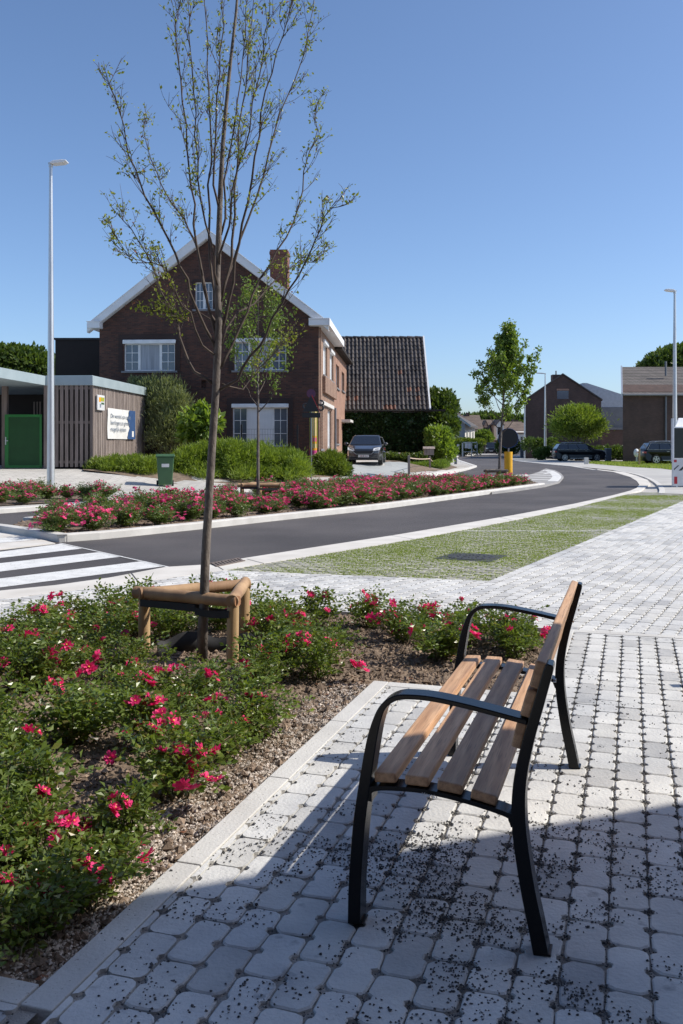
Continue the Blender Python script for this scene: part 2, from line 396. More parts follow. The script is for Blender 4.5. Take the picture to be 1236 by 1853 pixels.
def smooth_line(L, k=2):
    for _ in range(k):
        o = [L[0]]
        for i in range(len(L) - 1):
            a, b = L[i], L[i + 1]
            o += [(.75 * a[0] + .25 * b[0], .75 * a[1] + .25 * b[1]), (.25 * a[0] + .75 * b[0], .25 * a[1] + .75 * b[1])]
        L = o + [L[-1]]
    return L
# ---- the ground as one sheet to the horizon
def ground_mesh():
    xs = list(np.concatenate([np.linspace(-900, -60, 10), np.linspace(-50, 30, 81), np.linspace(45, 900, 10)]))
    ys = list(np.concatenate([np.linspace(-60, 20, 9), np.linspace(21, 90, 70), np.linspace(100, 1500, 16)]))
    V = [(x, y, H(x, y) - .05) for y in ys for x in xs]; n = len(xs)
    Fc = [(j * n + i, j * n + i + 1, (j + 1) * n + i + 1, (j + 1) * n + i) for j in range(len(ys) - 1) for i in range(n - 1)]
    return mesh_np('ground', V, Fc)
def plaza_mat():
    m, nt, b = new_mat('plaza_pavers')
    tc = nt.nodes.new('ShaderNodeTexCoord'); mp = nt.nodes.new('ShaderNodeMapping'); mp.inputs['Rotation'].default_value = (0, 0, R(-47)); nt.links.new(tc.outputs['Object'], mp.inputs[0])
    br = nt.nodes.new('ShaderNodeTexBrick'); nt.links.new(mp.outputs[0], br.inputs['Vector'])
    br.inputs['Scale'].default_value = 1; br.inputs['Brick Width'].default_value = .44; br.inputs['Row Height'].default_value = .22; br.inputs['Mortar Size'].default_value = .012
    br.inputs['Color1'].default_value = (.54, .52, .48, 1); br.inputs['Color2'].default_value = (.46, .44, .41, 1); br.inputs['Mortar'].default_value = (.28, .26, .24, 1)
    c = mixc(nt, 1.0, br.outputs[0], ramp(nt, noise_tex(nt, .35, 6), [(.3, .85), (.7, 1.08)]), 'MULTIPLY')
    nt.links.new(c, b.inputs['Base Color']); b.inputs['Roughness'].default_value = .9; return m
M['plaza'] = plaza_mat()
struct(obj('ground', ground_mesh(), M['plaza']))
# ---- asphalt carriageway (one flat sheet, the islands and pavements stand on it)
near_edge = gl([(-420, 1122), (0, 1069), (100, 1059), (200, 1045), (300, 1026), (367, 1022), (442, 1010), (600, 985.5), (710, 969), (930, 932), (1037, 912), (1110, 896), (1140, 888)])
tip = gl([(1152, 883), (1157, 877), (1152, 870), (1140, 863), (1110, 854), (1081, 850.5)])
right_edge = gl([(1081, 850.5), (1040, 844), (995, 840), (950, 835.5), (926, 832), (917, 829), (921, 827), (931, 825.5), (955, 823.5), (985, 822)])
far_edge = gl([(985, 819), (900, 819), (832, 824.5)])
left_kerb_px = [(832, 824.5), (826, 829), (831, 834), (846, 839), (863, 845), (848, 850), (812, 857), (780, 861), (730, 867.5), (619, 877.5), (480, 887.5), (421, 892), (300, 908), (170, 917), (100, 921), (0, 928.5), (-300, 950)]
left_kerb = gl(left_kerb_px)
asph = near_edge + tip[:-1] + right_edge + far_edge + left_kerb[1:] + gl([(-700, 1050)])
struct(sheet('asphalt_road', asph, -.012, M['asphalt']))
# gutter band on the near side
gut_in = near_edge + tip
gut_out = gl([(-420, 1141), (0, 1084), (146, 1067), (300, 1047), (406, 1032), (476, 1020), (600, 1000.5), (750, 976), (930, 942), (1037, 919.5), (1136, 894), (1160, 887), (1177, 876), (1172, 868.5), (1154, 861.5), (1131, 854.6), (1081, 849)])
struct(sheet('concrete_gutter', strip_poly(gut_in, gut_out), .002, M['gutter'], thick=.08))
# joints of the gutter band, thin dark gaps
mbj = MB()
for a, b in (((404, 1031.5), (390, 1023)), ((478, 1020), (447, 1012)), ((751, 976), (709, 969.5)), ((250, 1053), (238, 1038)), ((930, 942), (905, 936.5)), ((1037, 919.5), (1015, 917))):
    A = Vector(G(*a)); B = Vector(G(*b)); t = (B - A).normalized() * .008; q = Vector((-t.y, t.x))
    mbj.add([(*(A + q), .0035), (*(A - q), .0035), (*(B - q), .0035), (*(B + q), .0035)], [(0, 1, 2, 3)])
struct(mbj.build('gutter_joints', M['iron']))
# pavement right of the bend: kerb ring
ring = gl([(1192, 893), (1194, 885), (1186, 874), (1168, 864), (1145, 857), (1110, 851)])
band('kerb_ring', smooth_line(ring), -.18, .012, M['kerb'], .1, bevel=0)
# ---- paving: real stones with the notched corners, laid in running bond
PL, PW, NC = .244, .128, .026
def stone_outline(l, w_):
    g = .0032; a, b = l / 2 - g, w_ / 2 - g; c = NC; q = .021; d = .019
    pts = [(-a + c, -b), (-q, -b), (-q * .5, -b + d * .7), (q * .5, -b + d * .7), (q, -b), (a - c, -b), (a - c * .35, -b + c * .3), (a, -b + c), (a, b - c), (a - c * .35, b - c * .3), (a - c, b)]
    pts += [(q, b), (q * .5, b - d * .7), (-q * .5, b - d * .7), (-q, b), (-a + c, b), (-a + c * .35, b - c * .3), (-a, b - c), (-a, -b + c), (-a + c * .35, -b + c * .3)]
    return pts
def pave(name, regions, org, du, m, z=0.0, l=PL, w_=PW, outline=None, jit=.0012, nodes=None, dv=None, bond=.5, light=False):
    dv = dv or Vector((du.y, -du.x)); org = Vector(org)
    out = outline or stone_outline(l, w_); k = len(out)
    O2 = np.array(out); inset = np.array([(x * (1 - .0055 / (l / 2)), y * (1 - .0055 / (w_ / 2))) for x, y in out])
    rad = math.hypot(l, w_) / 2; V = []; Fq = []; polys = []
    D = np.array([[du.x, du.y], [dv.x, dv.y]])
    mb = MB()
    for reg in regions:
        reg = ccw(list(reg)); P = np.array([[(Vector(p) - org).dot(du), (Vector(p) - org).dot(dv)] for p in reg])
        i0, i1 = int(P[:, 0].min() / l) - 1, int(P[:, 0].max() / l) + 1; j0, j1 = int(P[:, 1].min() / w_) - 1, int(P[:, 1].max() / w_) + 1
        for j in range(j0, j1 + 1):
            for i in range(i0, i1 + 1):
                c = org + du * ((i + bond * (j % 2)) * l) + dv * ((j + .5) * w_)
                dmin = 9
                for q in range(len(reg)):
                    a, b = reg[q], reg[(q + 1) % len(reg)]; ex, ey = b[0] - a[0], b[1] - a[1]
                    dmin = min(dmin, (ex * (c.y - a[1]) - ey * (c.x - a[0])) / math.hypot(ex, ey))
                if dmin < -rad: continue
                if nodes is not None and dmin > 0:
                    for t in (0, .5): nodes.append(c + du * (l * (t - .5)) - dv * (w_ / 2))
                zz = z + rnd.uniform(-jit, jit); tx, ty = rnd.uniform(-.004, .004), rnd.uniform(-.006, .006)
                top = inset @ D + (c.x, c.y); lo = O2 @ D + (c.x, c.y)
                if dmin > rad:
                    wv = rng.normal(0, .0017, (k, 2)) if c.y < 9 else 0; top = top + wv; lo = lo + wv
                    V.append(np.column_stack([top, zz + inset @ (tx, ty)])); V.append(np.column_stack([lo, zz - .0045 + O2 @ (tx, ty)]))
                    if not light: V.append(np.column_stack([lo, np.full(k, zz - .03)]))
                else:
                    t2 = clip_poly([tuple(p) for p in lo], reg)
                    if len(t2) < 3: continue
                    mb.add([(x, y, zz) for x, y in t2] + [(x, y, zz - .03) for x, y in t2], [tuple(range(len(t2)))] + [(q, len(t2) + q, len(t2) + (q + 1) % len(t2), (q + 1) % len(t2)) for q in range(len(t2))])
    lay = 2 if light else 3; n = len(V) // lay
    vs = np.concatenate(V) if V else np.zeros((0, 3)); faces = []
    base = [tuple(range(k))] if D[0, 0] * D[1, 1] - D[0, 1] * D[1, 0] > 0 else [tuple(range(k))[::-1]]
    loops = []; tot = []
    fl = [list(base[0])]
    for r_ in range(lay - 1):
        for q in range(k): fl.append([r_ * k + q, (r_ + 1) * k + q, (r_ + 1) * k + (q + 1) % k, r_ * k + (q + 1) % k])
    if base[0][0] != 0: fl = [fl[0]] + [f[::-1] for f in fl[1:]]
    sizes = [len(f) for f in fl]; flat = np.concatenate([np.array(f) for f in fl])
    allf = (flat[None, :] + (np.arange(n) * lay * k)[:, None]).ravel()
    me = bpy.data.meshes.new(name)
    nb = len(mb.v)
    extra = [(f if base[0][0] == 0 else f) for f in mb.f]
    me.vertices.add(len(vs) + nb); me.vertices.foreach_set('co', np.concatenate([vs.ravel(), np.array(mb.v).ravel()]) if nb else vs.ravel())
    ex = [i + len(vs) for f in extra for i in f]; allx = np.concatenate([allf, np.array(ex, dtype=np.int64)]).astype(np.int32)
    me.loops.add(len(allx)); me.loops.foreach_set('vertex_index', allx)
    tots = np.concatenate([np.tile(sizes, n), np.array([len(f) for f in extra], dtype=np.int64)]).astype(np.int32)
    starts = np.concatenate([[0], np.cumsum(tots)[:-1]]).astype(np.int32)
    me.polygons.add(len(tots)); me.polygons.foreach_set('loop_start', starts); me.update(calc_edges=True); me.polygons.foreach_set('use_smooth', [False] * len(tots))
    return struct(obj(name, me, m))
O2v = Vector((1.219, 5.668))                      # corner of the rose bed behind the bench
def ab(a, b): p = O2v + v * a + u * b; return (p.x, p.y)
BTR = Vector(ab(0.02, 2.06)); BTL = Vector(G(330, 1083)); P3 = Vector((-4.6, 6.18)); BLL = Vector(ab(-5.5, -3.54))
nodes = []
Kw = .10
regN = [[ab(-.95, -6.5), ab(8, -6.5), ab(8, -.10), ab(-.95, -.10)], [ab(.10, -.10), ab(8, -.10), ab(8, 2.06), ab(.10, 2.06)]]
pave('forecourt_paving', regN, ab(.10, 2.06), u, M['paver'], nodes=nodes)
pave('corner_paving', [[ab(-6, -6.5), ab(-1.06, -6.5), ab(-1.06, -3.64), ab(-6, -3.64)]], ab(.10, 2.06), u, M['paver'])
G1 = Vector(G(406, 1032)); G2 = Vector(G(885, 1051)); G3 = G2 + wd * 20.5
e1 = (BTR - BTL).normalized(); back = Vector((-e1.y, e1.x)) * -1
if back.y < 0: back = -back
bK = lambda p: p + Vector((.06, .10))
regB = [[bK(BTR), G2, G1, bK(BTL)], [bK(BTL), G1, Vector((-4.6, 8.02)), bK(P3)],
        [Vector(ab(.02, 2.06)), Vector(ab(6.5, 2.06)), Vector(ab(6.5, 2.06)) + wd * 27, G3, G2]]
nodesB = []
pave('parking_side_paving', regB, G2, wd, M['paver'], nodes=nodesB)
# border course between the two laying directions
struct(sheet('border_course', [ab(.0, 2.0), ab(8, 2.0), ab(8, 2.10), ab(.0, 2.10)], .003, M['kerb'], thick=.02))
# bedding under the stones
for rg in regN + regB + [[ab(-6, -6.5), ab(-1.0, -6.5), ab(-1.0, -3.60), ab(-6, -3.60)]]: struct(sheet('paving_bedding', rg, -.011, M['joint']))
# kerb edging of the rose bed
def rect_kerb(name, a, b, w_, z, m, thick=.15, seg=1.0):
    A, B = Vector(a), Vector(b); L = (B - A).length; t = (B - A).normalized(); q = Vector((-t.y, t.x)) * w_; mb = MB(); n = max(1, round(L / seg))
    for i in range(n):
        p0 = A + t * (L * i / n + .003); p1 = A + t * (L * (i + 1) / n - .003); mb.prism([tuple(p0), tuple(p1), tuple(p1 + q), tuple(p0 + q)], z - thick, z + rnd.uniform(-.001, .001))
    return struct(mb.build(name, m, bevel=.004))
rect_kerb('bed_kerb', ab(-.955, -3.64), ab(-.955, -.0), Kw, .004, M['kerb'])
rect_kerb('bed_kerb', ab(-.955, -.10), ab(.10, -.10), Kw, .003, M['kerb'])
rect_kerb('bed_kerb', ab(.10, .0), ab(.10, 2.06), Kw, .004, M['kerb'])
rect_kerb('bed_kerb', ab(-1.06, -3.64), ab(-6, -3.64), -Kw, .004, M['kerb'])
rect_kerb('bed_kerb', BTR + Vector((0, 0)), BTL, -.09, .004, M['kerb'])
rect_kerb('bed_kerb', BTL, P3, -.09, .004, M['kerb'])
bed_poly = [ab(-1.06, -3.55), ab(-1.06, -.005), ab(.0, -.005), tuple(BTR), tuple(BTL), tuple(P3), tuple(BLL)]
# ---- soil of the rose bed with real lumps
def soil_h(x, y): return noise.fractal(Vector((x * 7, y * 7, 1)), .5, 2.3, 5) + .6 * abs(noise.noise(Vector((x * 24, y * 24, 5)))) + .5 * noise.noise(Vector((x * 1.7, y * 1.7, 9)))
def soil_mesh(name, poly, step, z0, amp, m):
    xs = [p[0] for p in poly]; ys = [p[1] for p in poly]; x0, y0 = min(xs), min(ys)
    nx = int((max(xs) - x0) / step) + 2; ny = int((max(ys) - y0) / step) + 2
    V = np.zeros((ny, nx, 3)); ok = np.zeros((ny, nx), bool)
    for j in range(ny):
        for i in range(nx):
            x, y = x0 + i * step, y0 + j * step; ok[j, i] = inside((x, y), poly)
            V[j, i] = (x, y, z0 + amp * soil_h(x, y))
    Fc = [(j * nx + i, j * nx + i + 1, (j + 1) * nx + i + 1, (j + 1) * nx + i) for j in range(ny - 1) for i in range(nx - 1) if ok[j, i] or ok[j + 1, i + 1] or ok[j, i + 1] or ok[j + 1, i]]
    return struct(obj(name, mesh_np(name, V.reshape(-1, 3), Fc), m))
sp = [p for p in bed_poly]
soil_mesh('bed_soil', sp, .018, -.035, .024, M['soil'])
def rnd_in(poly, n, r=rnd):
    xs = [p[0] for p in poly]; ys = [p[1] for p in poly]; out = []
    while len(out) < n:
        p = (r.uniform(min(xs), max(xs)), r.uniform(min(ys), max(ys)))
        if inside(p, poly): out.append(p)
    return out
def lumps(name, pts, size, m, label, cat, z=-.02, flat=.7, zs=None):
    """many small stones in one mesh: octahedra with jittered corners"""
    n = len(pts); base = np.array([(1, 0, 0), (-1, 0, 0), (0, 1, 0), (0, -1, 0), (0, 0, 1), (0, 0, -1)], float)
    fc = np.array([(0, 2, 4), (2, 1, 4), (1, 3, 4), (3, 0, 4), (2, 0, 5), (1, 2, 5), (3, 1, 5), (0, 3, 5)])
    V = base[None] * (1 + rng.uniform(-.45, .45, (n, 6, 1))) + rng.uniform(-.25, .25, (n, 6, 3))
    s = np.array([size * rnd.uniform(.45, 1) * (1.6 if rnd.random() < .06 else 1) for _ in range(n)]); a = rng.uniform(0, 6.28, n)
    V[:, :, 2] *= flat; V *= s[:, None, None]
    X = V[:, :, 0] * np.cos(a)[:, None] - V[:, :, 1] * np.sin(a)[:, None]; Y = V[:, :, 0] * np.sin(a)[:, None] + V[:, :, 1] * np.cos(a)[:, None]
    P = np.array(pts); zz = np.array([-.035 + .024 * soil_h(*p) for p in pts]) if zs == 'soil' else np.full(n, z) if zs is None else np.array(zs)
    V = np.stack([X + P[:, 0:1], Y + P[:, 1:2], V[:, :, 2] + zz[:, None] + s[:, None] * .25], -1)
    Fc = (fc[None] + (np.arange(n) * 6)[:, None, None]).reshape(-1, 3)
    return stuff(obj(name, mesh_np(name, V.reshape(-1, 3), Fc), m), label, cat)
lumps('soil_clods', rnd_in(bed_poly, 26000), .018, M['clod'], 'crumbly brown clods of soil between the rose bushes', 'soil', zs='soil')
lumps('soil_clods', rnd_in(bed_poly, 1500), .032, M['clod'], 'larger brown lumps of soil scattered in the front rose bed', 'soil', zs='soil')
pts = []
while len(pts) < 15000:                            # pale gravel collects along the kerb
    b_ = rnd.uniform(-3.55, 0) if rnd.random() < .8 else rnd.uniform(-3.55, -2.2); a_ = -1.06 - abs(rnd.gauss(0, .14 + max(0, -b_ - 1.5) * .12)); p = ab(a_, b_)
    if inside(p, bed_poly): pts.append(p)
lumps('pale_gravel', pts, .0085, M['gravel'], 'pale gravel strewn on the soil along the bed kerb', 'gravel', zs='soil')
lumps('dry_leaves', rnd_in(bed_poly, 900), .016, M['dryleaf'], 'dry brown leaves lying on the soil of the front bed', 'leaves', zs='soil', flat=.15)
# dark basalt chips in the joints and strewn over the paving
pts = []; zs = []
for p in nodes:
    q = Vector(p) - O2v; a_, b_ = q.dot(v), q.dot(u)
    if p.y > 8.2 or p.y < 1.6 or abs(p.x) > .42 * p.y + .5: continue
    dens = ss((a_ + .75) / .9) if b_ < -.1 else 1
    if b_ < -2.6: dens *= .35
    for _ in range(int(26 * dens * rnd.uniform(.35, 1.2)) + 1):
        pts.append((p.x + rnd.gauss(0, .0105), p.y + rnd.gauss(0, .0105))); zs.append(rnd.uniform(-.006, .001))
    for _ in range(int(6 * dens)):
        t = rnd.uniform(-.05, .05); pts.append((p.x + u.x * t + rnd.gauss(0, .002), p.y + u.y * t + rnd.gauss(0, .002))); zs.append(-.003)
for p in nodesB:
    if p.y > 17 or abs(p.x) > .42 * p.y + .5 or rnd.random() < (p.y - 8) / 10: continue
    for _ in range(5):
        pts.append((p.x + rnd.gauss(0, .012), p.y + rnd.gauss(0, .012))); zs.append(rnd.uniform(-.008, .0015))
k = 0
while k < 8200:
    x, y = rnd.uniform(-2, 3.4), rnd.uniform(1.9, 6.6); q = Vector((x, y)) - O2v; a_, b_ = q.dot(v), q.dot(u)
    if a_ < -1.045 and b_ > -3.6: continue
    if a_ < 0 and b_ > -.02: continue
    d = noise.noise(Vector((x * 1.6, y * 1.6, 0))) + .5 * noise.noise(Vector((x * 7, y * 7, 2)))
    cen = math.exp(-((x - .35) ** 2 / .55 + (y - 3.05) ** 2 / .55))
    d2 = noise.noise(Vector((x * 4.5, y * 4.5, 8)))
    if rnd.random() < cen * (.30 + 1.6 * d + 1.9 * d2) + .035 * (.7 + 1.5 * d + 2 * d2) - (.015 if y > 4.6 else 0): pts.append((x, y)); zs.append(.001); k += 1
lumps('basalt_chips', pts, .0050, M['chip'], 'dark stone chips in the paving joints and strewn round the bench', 'gravel', zs=zs)
# ---- green parking bays
gr_poly = [tuple(G1)] + gl([(476, 1020), (600, 1000.5), (750, 976), (930, 942), (1037, 919.5), (1136, 894), (1160, 890.5), (1300, 894)])
gr_poly = gr_poly[:-1] + [tuple(Vector(G(1162, 890)) + pd * 2.9), tuple(G3 - wd * 3.7), tuple(G2)]
gr_poly = [tuple(G1)] + gl([(476, 1020), (600, 1000.5), (750, 976), (930, 942), (1037, 919.5), (1136, 894), (1162, 890.5)])
gE = G(1162, 890.5); tE = (gE[1] - G2.y) / wd.y; gF = G2 + wd * tE
gr_poly += [(gF.x, gF.y - .15), tuple(G2)]
struct(sheet('parking_bay_soil', gr_poly, -.009, M['grasssoil']))
gb, gh = .205, .105
go = [(-gb / 2 + .014, -gh / 2 + .018), (gb / 2 - .014, -gh / 2 + .018), (gb / 2 - .014, gh / 2 - .018), (-gb / 2 + .014, gh / 2 - .018)]
# convex pieces of the bay for clipping
cp = gl([(600, 1000.5), (930, 942), (1136, 894)])
pcs = []
mid = gr_poly[1:-2]
for i in range(len(gr_poly) - 3):
    a, b = gr_poly[i], gr_poly[i + 1]
    def onR(p): q = Vector(p) - G2; return tuple(G2 + wd * max(0, q.dot(wd)))
    ra, rb = onR(a), onR(b)
    if i == 0: pcs.append([a, tuple(G2), rb, b] if (Vector(rb) - G2).length > .01 else [a, tuple(G2), b])
    else: pcs.append([a, ra, rb, b] if (Vector(rb) - Vector(ra)).length > .01 else [a, ra, b])
pave('grass_pavers', pcs, tuple(G2), pd, M['grasspaver'], z=-.002, l=gb, w_=gh, outline=go, light=True, jit=.003)
def blades(name, pts, h, w_, m, label, cat, z=-.01):
    n = len(pts); P = np.array(pts); a = rng.uniform(0, 6.28, n); hh = h * rng.uniform(.4, 1.2, n); ww = w_ * rng.uniform(.6, 1.3, n)
    le = rng.normal(0, .45, (n, 2)) * hh[:, None]; dx, dy = np.cos(a) * ww, np.sin(a) * ww
    zb = np.array([H(*p) for p in pts]) + z
    V = np.stack([np.column_stack([P[:, 0] - dx, P[:, 1] - dy, zb]), np.column_stack([P[:, 0] + dx, P[:, 1] + dy, zb]), np.column_stack([P[:, 0] + le[:, 0], P[:, 1] + le[:, 1], zb + hh])], 1)
    return stuff(obj(name, mesh_np(name, V.reshape(-1, 3), np.arange(n * 3).reshape(-1, 3)), m), label, cat)
gp = []
while len(gp) < 100000:
    y = G2.y + (28 - G2.y) * rnd.random() ** 1.25; x = rnd.uniform(-1.6, 11.5)
    p = (x, y)
    if not inside(p, gr_poly): continue
    q = Vector(p) - G2; j = (q.dot(Vector((pd.y, -pd.x))) / gh) % 1
    if .20 < j < .80 and rnd.random() < .93: continue
    if rnd.random() < .5 + .9 * noise.noise(Vector((x * .5, y * .5, 3))) + .4 * noise.noise(Vector((x * 2.5, y * 2.5, 1))) + .1 * (y > 14): gp.append(p)
blades('grass_in_joints', gp, .024, .007, M['grass'], 'short green grass growing between the porous pavers of the parking bays', 'grass')
# bay dividing lines
for (xa, ya, xb, yb) in ((843, 961, 1110, 961), (1040, 919.6, 1212, 919.6), (820, 999.5, 975, 1002)):
    A, B = Vector(G(xa, ya)), Vector(G(xb, yb)); t = (B - A).normalized(); q = Vector((-t.y, t.x)) * .05
    n = int((B - A).length / .22); mb = MB()
    for i in range(n):
        p0 = A + t * (.22 * i + .006); p1 = A + t * (.22 * (i + 1) - .006); mb.prism([tuple(p0 - q), tuple(p1 - q), tuple(p1 + q), tuple(p0 + q)], -.03, .004 + rnd.uniform(-.001, .001))
    if ya > 990: continue
    struct(mb.build('bay_line', M['kerb']))
# asphalt pavement strip beyond the bays
edge_far = [G(1162, 889.5), G(1300, 893), G(1300, 881), G(1186, 881)]
# ---- crossing, its island and the paint
def paint(name, px, z=-.008): return struct(sheet(name, gl(px), z, M['paint']))
paint('crossing_stripe', [(-200, 1024), (109, 983), (149, 991.6), (0, 1008.6), (-200, 1034)])
paint('crossing_stripe', [(-200, 1043), (0, 1018), (180, 998), (223, 1005.7), (0, 1033), (-200, 1060)])
paint('crossing_stripe', [(-200, 1073), (0, 1045.5), (260, 1014), (300, 1023), (0, 1061.5), (-200, 1091)])
struct(sheet('crossing_island', gl([(-300, 985), (0, 962), (30, 964), (100, 983), (0, 994), (-300, 1022)]), .002, M['gutter'], thick=.03))
paint('crossing_stripe', [(-200, 992), (0, 974.5), (56, 972), (70, 977), (0, 983), (-200, 1004)], .006)
def line_px(name, a, b, w_, m, z):
    A, B = Vector(G(*a)), Vector(G(*b)); t = (B - A).normalized(); q = Vector((-t.y, t.x)) * w_ / 2
    return struct(sheet(name, [tuple(A - q), tuple(B - q), tuple(B + q), tuple(A + q)], z, m))
line_px('chalk_line', (108, 982), (322, 1029), .035, M['paint'], -.004)
# ---- median island with its rose bed
med_near = smooth_line(gl([(120, 979.5), (200, 973.5), (300, 963), (360, 957), (480, 943.5), (600, 930.5), (680, 922), (750, 912.5), (840, 900), (930, 887.5), (986, 879.5)]), 1)
med_far = smooth_line(gl([(41, 946), (150, 935), (300, 917), (450, 902), (600, 888), (750, 876), (860, 868), (949, 862.5)]), 1)
med_all = [G(0, 948)] + med_far + gl([(972, 856), (988, 849)]) + gl([(1004, 851.7), (1019.7, 863), (1012, 872.7)]) + med_near[::-1] + gl([(0, 961.5)])
band('median_kerb', med_near, .20, .115, M['kerb'], .16, bevel=.02)
band('median_kerb', med_far[::-1], .20, .11, M['kerb'], .16, bevel=.02)
band('median_kerb', gl([(-60, 955), (0, 962.5), (60, 972), (105, 980), (120, 979.5)]), .22, .113, M['kerb'], .16, bevel=.02)
mi_near = offset_line(med_near, .19); mi_far = offset_line(med_far[::-1], .19)[::-1]
soil_px_end = gl([(922, 884), (957, 868)])
mi_near_b = [p for p in mi_near if p[1] < 39]; mi_far_b = [p for p in mi_far if p[1] < 44]
med_soil = [G(20, 951, .07)] + mi_far_b + mi_near_b[::-1] + [G(110, 972, .07)]
struct(sheet('median_soil', med_soil, .075, M['soil']))
lumps('soil_clods', rnd_in(med_soil, 5000), .035, M['clod'], 'brown soil lumps under the roses of the median bed', 'soil', z=.075)
# paved tip of the median: white edge line and stripes
tipo = gl([(870, 873), (949, 863), (972, 856), (988, 848.5), (1004, 851.7), (1015, 857.5), (1020, 863.5), (1012, 872.7), (986, 879.5), (930, 887.5), (890, 892)], .03)
struct(sheet('median_tip_paving', tipo, .06, mat('grey_tip_paving', (.36, .35, .34), .9, (.28, .275, .27), 2), thick=.08))
ol = smooth_line(gl([(930, 868), (952, 863), (972, 856.5), (988, 849.5), (1003, 852.5), (1013, 858.5), (1017, 863.5), (1010, 871)], .06), 1)
struct(sheet('median_edge_line', strip_poly(ol, offset_line(ol, -.42)), .064, M['paint']))
for (xa, ya, xb, yb) in ((985, 853, 1000, 854.5), (972, 857.5, 1006, 859), (958, 861.5, 1009, 863.2), (945, 865.5, 1008, 867.3), (940, 869.5, 1000, 871.5)):
    line_px('median_stripe', (xa, ya), (xb, yb), .5, M['paint'], .067)
# ---- pavement on the far side of the road, following the rise of the ground
lk = left_kerb[::-1]
band('far_kerb', lk, .30, .10, M['kerb'], .16, step=True, bevel=.02)
far_pav = offset_line(lk, .29)
pav2 = far_pav + [(far_pav[-1][0] + 8, far_pav[-1][1] + 8), (22, 205), (-22, 190), (2, 75), (1.5, 62), (-8, 60), (-40, 60), (-40, 32)]
struct(sheet('far_pavement', pav2, .085, M['plaza'], step=2.0))
# pavement on the right-hand side beyond the bend
rp = gl([(1110, 851), (1145, 857), (1168, 864), (1186, 874), (1194, 885), (1192, 893), (1400, 899), (1400, 846), (1081, 838), (990, 830), (985, 822)])
struct(sheet('right_pavement', rp + right_edge[::-1][1:-1], .006, M['ground']))
rk = [p for p in right_edge if p[1] < 140][::-1]
band('right_kerb', rk, -.3, .02, M['kerb'], .1, bevel=0)
# ================================================================ HOUSES
def frame_uv(px, py, org, d):
    """hit of the sight line through a photo spot with the vertical plane through org along d: (distance along d, z - org.z)"""
    r = Vector(((px - CX) / F, 1.0, -(py - HZ) / F)); n = Vector((-d.y, d.x)); t = (org.x * n.x + org.y * n.y) / (r.x * n.x + r.y * n.y)
    P = r * t + Vector((0, 0, CH)); return ((P.x - org.x) * d.x + (P.y - org.y) * d.y, P.z - org.z)
def wall_face(mb, outline, holes, T, reveal=.14):
    """vertical wall with real openings; T maps (s, z, depth) to 3D"""
    polys = [[Vector((a, b, 0)) for a, b in outline]] + [[Vector((x0, z0, 0)), Vector((x0, z1, 0)), Vector((x1, z1, 0)), Vector((x1, z0, 0))] for x0, x1, z0, z1 in holes]
    flat = [p for q in polys for p in q]; b = len(mb.v)
    mb.v += [tuple(T(p.x, p.y, 0)) for p in flat]; mb.f += [tuple(b + i for i in t) for t in tessellate_polygon(polys)]
    for x0, x1, z0, z1 in holes:
        c = [(x0, z0), (x1, z0), (x1, z1), (x0, z1)]; b = len(mb.v)
        mb.v += [tuple(T(a, z, 0)) for a, z in c] + [tuple(T(a, z, reveal)) for a, z in c]
        mb.f += [(b + i, b + (i + 1) % 4, b + 4 + (i + 1) % 4, b + 4 + i) for i in range(4)]
def fixn(o):
    bm = bmesh.new(); bm.from_mesh(o.data); bmesh.ops.recalc_face_normals(bm, faces=bm.faces); bm.to_mesh(o.data); bm.free(); return o
def tbox(mb, T, s0, s1, z0, z1, d0, d1):
    P = [Vector(T(s, z, d)) for d in (d0, d1) for z in (z0, z1) for s in (s0, s1)]
    mb.add(P, [(0, 1, 3, 2), (4, 6, 7, 5), (0, 4, 5, 1), (2, 3, 7, 6), (0, 2, 6, 4), (1, 5, 7, 3)])
def window(parent, T, x0, x1, z0, z1, panes=((0, 1),), bars=(2, 3), depth=.10, box=True, sill=True, fr=.055, blind=(), name='window', closed=False):
    mb = MB(); w_ = x1 - x0
    tbox(mb, T, x0, x0 + fr, z0, z1, depth, depth + .07); tbox(mb, T, x1 - fr, x1, z0, z1, depth, depth + .07)
    tbox(mb, T, x0 + fr, x1 - fr, z0, z0 + fr, depth, depth + .07); tbox(mb, T, x0 + fr, x1 - fr, z1 - fr, z1, depth, depth + .07)
    for i, (a, b) in enumerate(panes):
        A, B = x0 + a * w_, x0 + b * w_
        if i: tbox(mb, T, A - .06, A + .06, z0 + fr, z1 - fr, depth + .002, depth + .068)
        if i in blind: continue
        nx, nz = bars
        for k in range(1, nx):
            c = A + (B - A) * k / nx; tbox(mb, T, c - .014, c + .014, z0 + fr, z1 - fr, depth + .012, depth + .04)
        for k in range(1, nz):
            c = z0 + (z1 - z0) * k / nz; tbox(mb, T, A + .06, B - .06, c - .014, c + .014, depth + .014, depth + .042)
    wn_ = fixn(mb.build(name, M['frame'], parent))
    g = MB(); tbox(g, T, x0 + .02, x1 - .02, z0 + .02, z1 - .02, depth + .045, depth + .05)
    fixn(g.build('pane', M['sheetwhite'] if closed else M['glass'], wn_))
    if not closed:
        for i, (a, b) in enumerate(panes):
            if i in blind:
                g = MB(); tbox(g, T, x0 + a * w_ + .07, x0 + b * w_ - .07, z0 + fr, z1 - fr, depth + .02, depth + .03); fixn(g.build('blind', M['curtain'], wn_))
    if box:
        g = MB(); tbox(g, T, x0 - .05, x1 + .05, z1 - .02, z1 + .17, -.10, depth); o = fixn(g.build('shutter_box', M['frame'], parent, bevel=.03))
    if sill:
        g = MB(); tbox(g, T, x0 - .12, x1 + .12, z0 - .09, z0, -.08, depth + .05); fixn(g.build('window_sill', M['stone'], parent, bevel=.01))
    return wn_
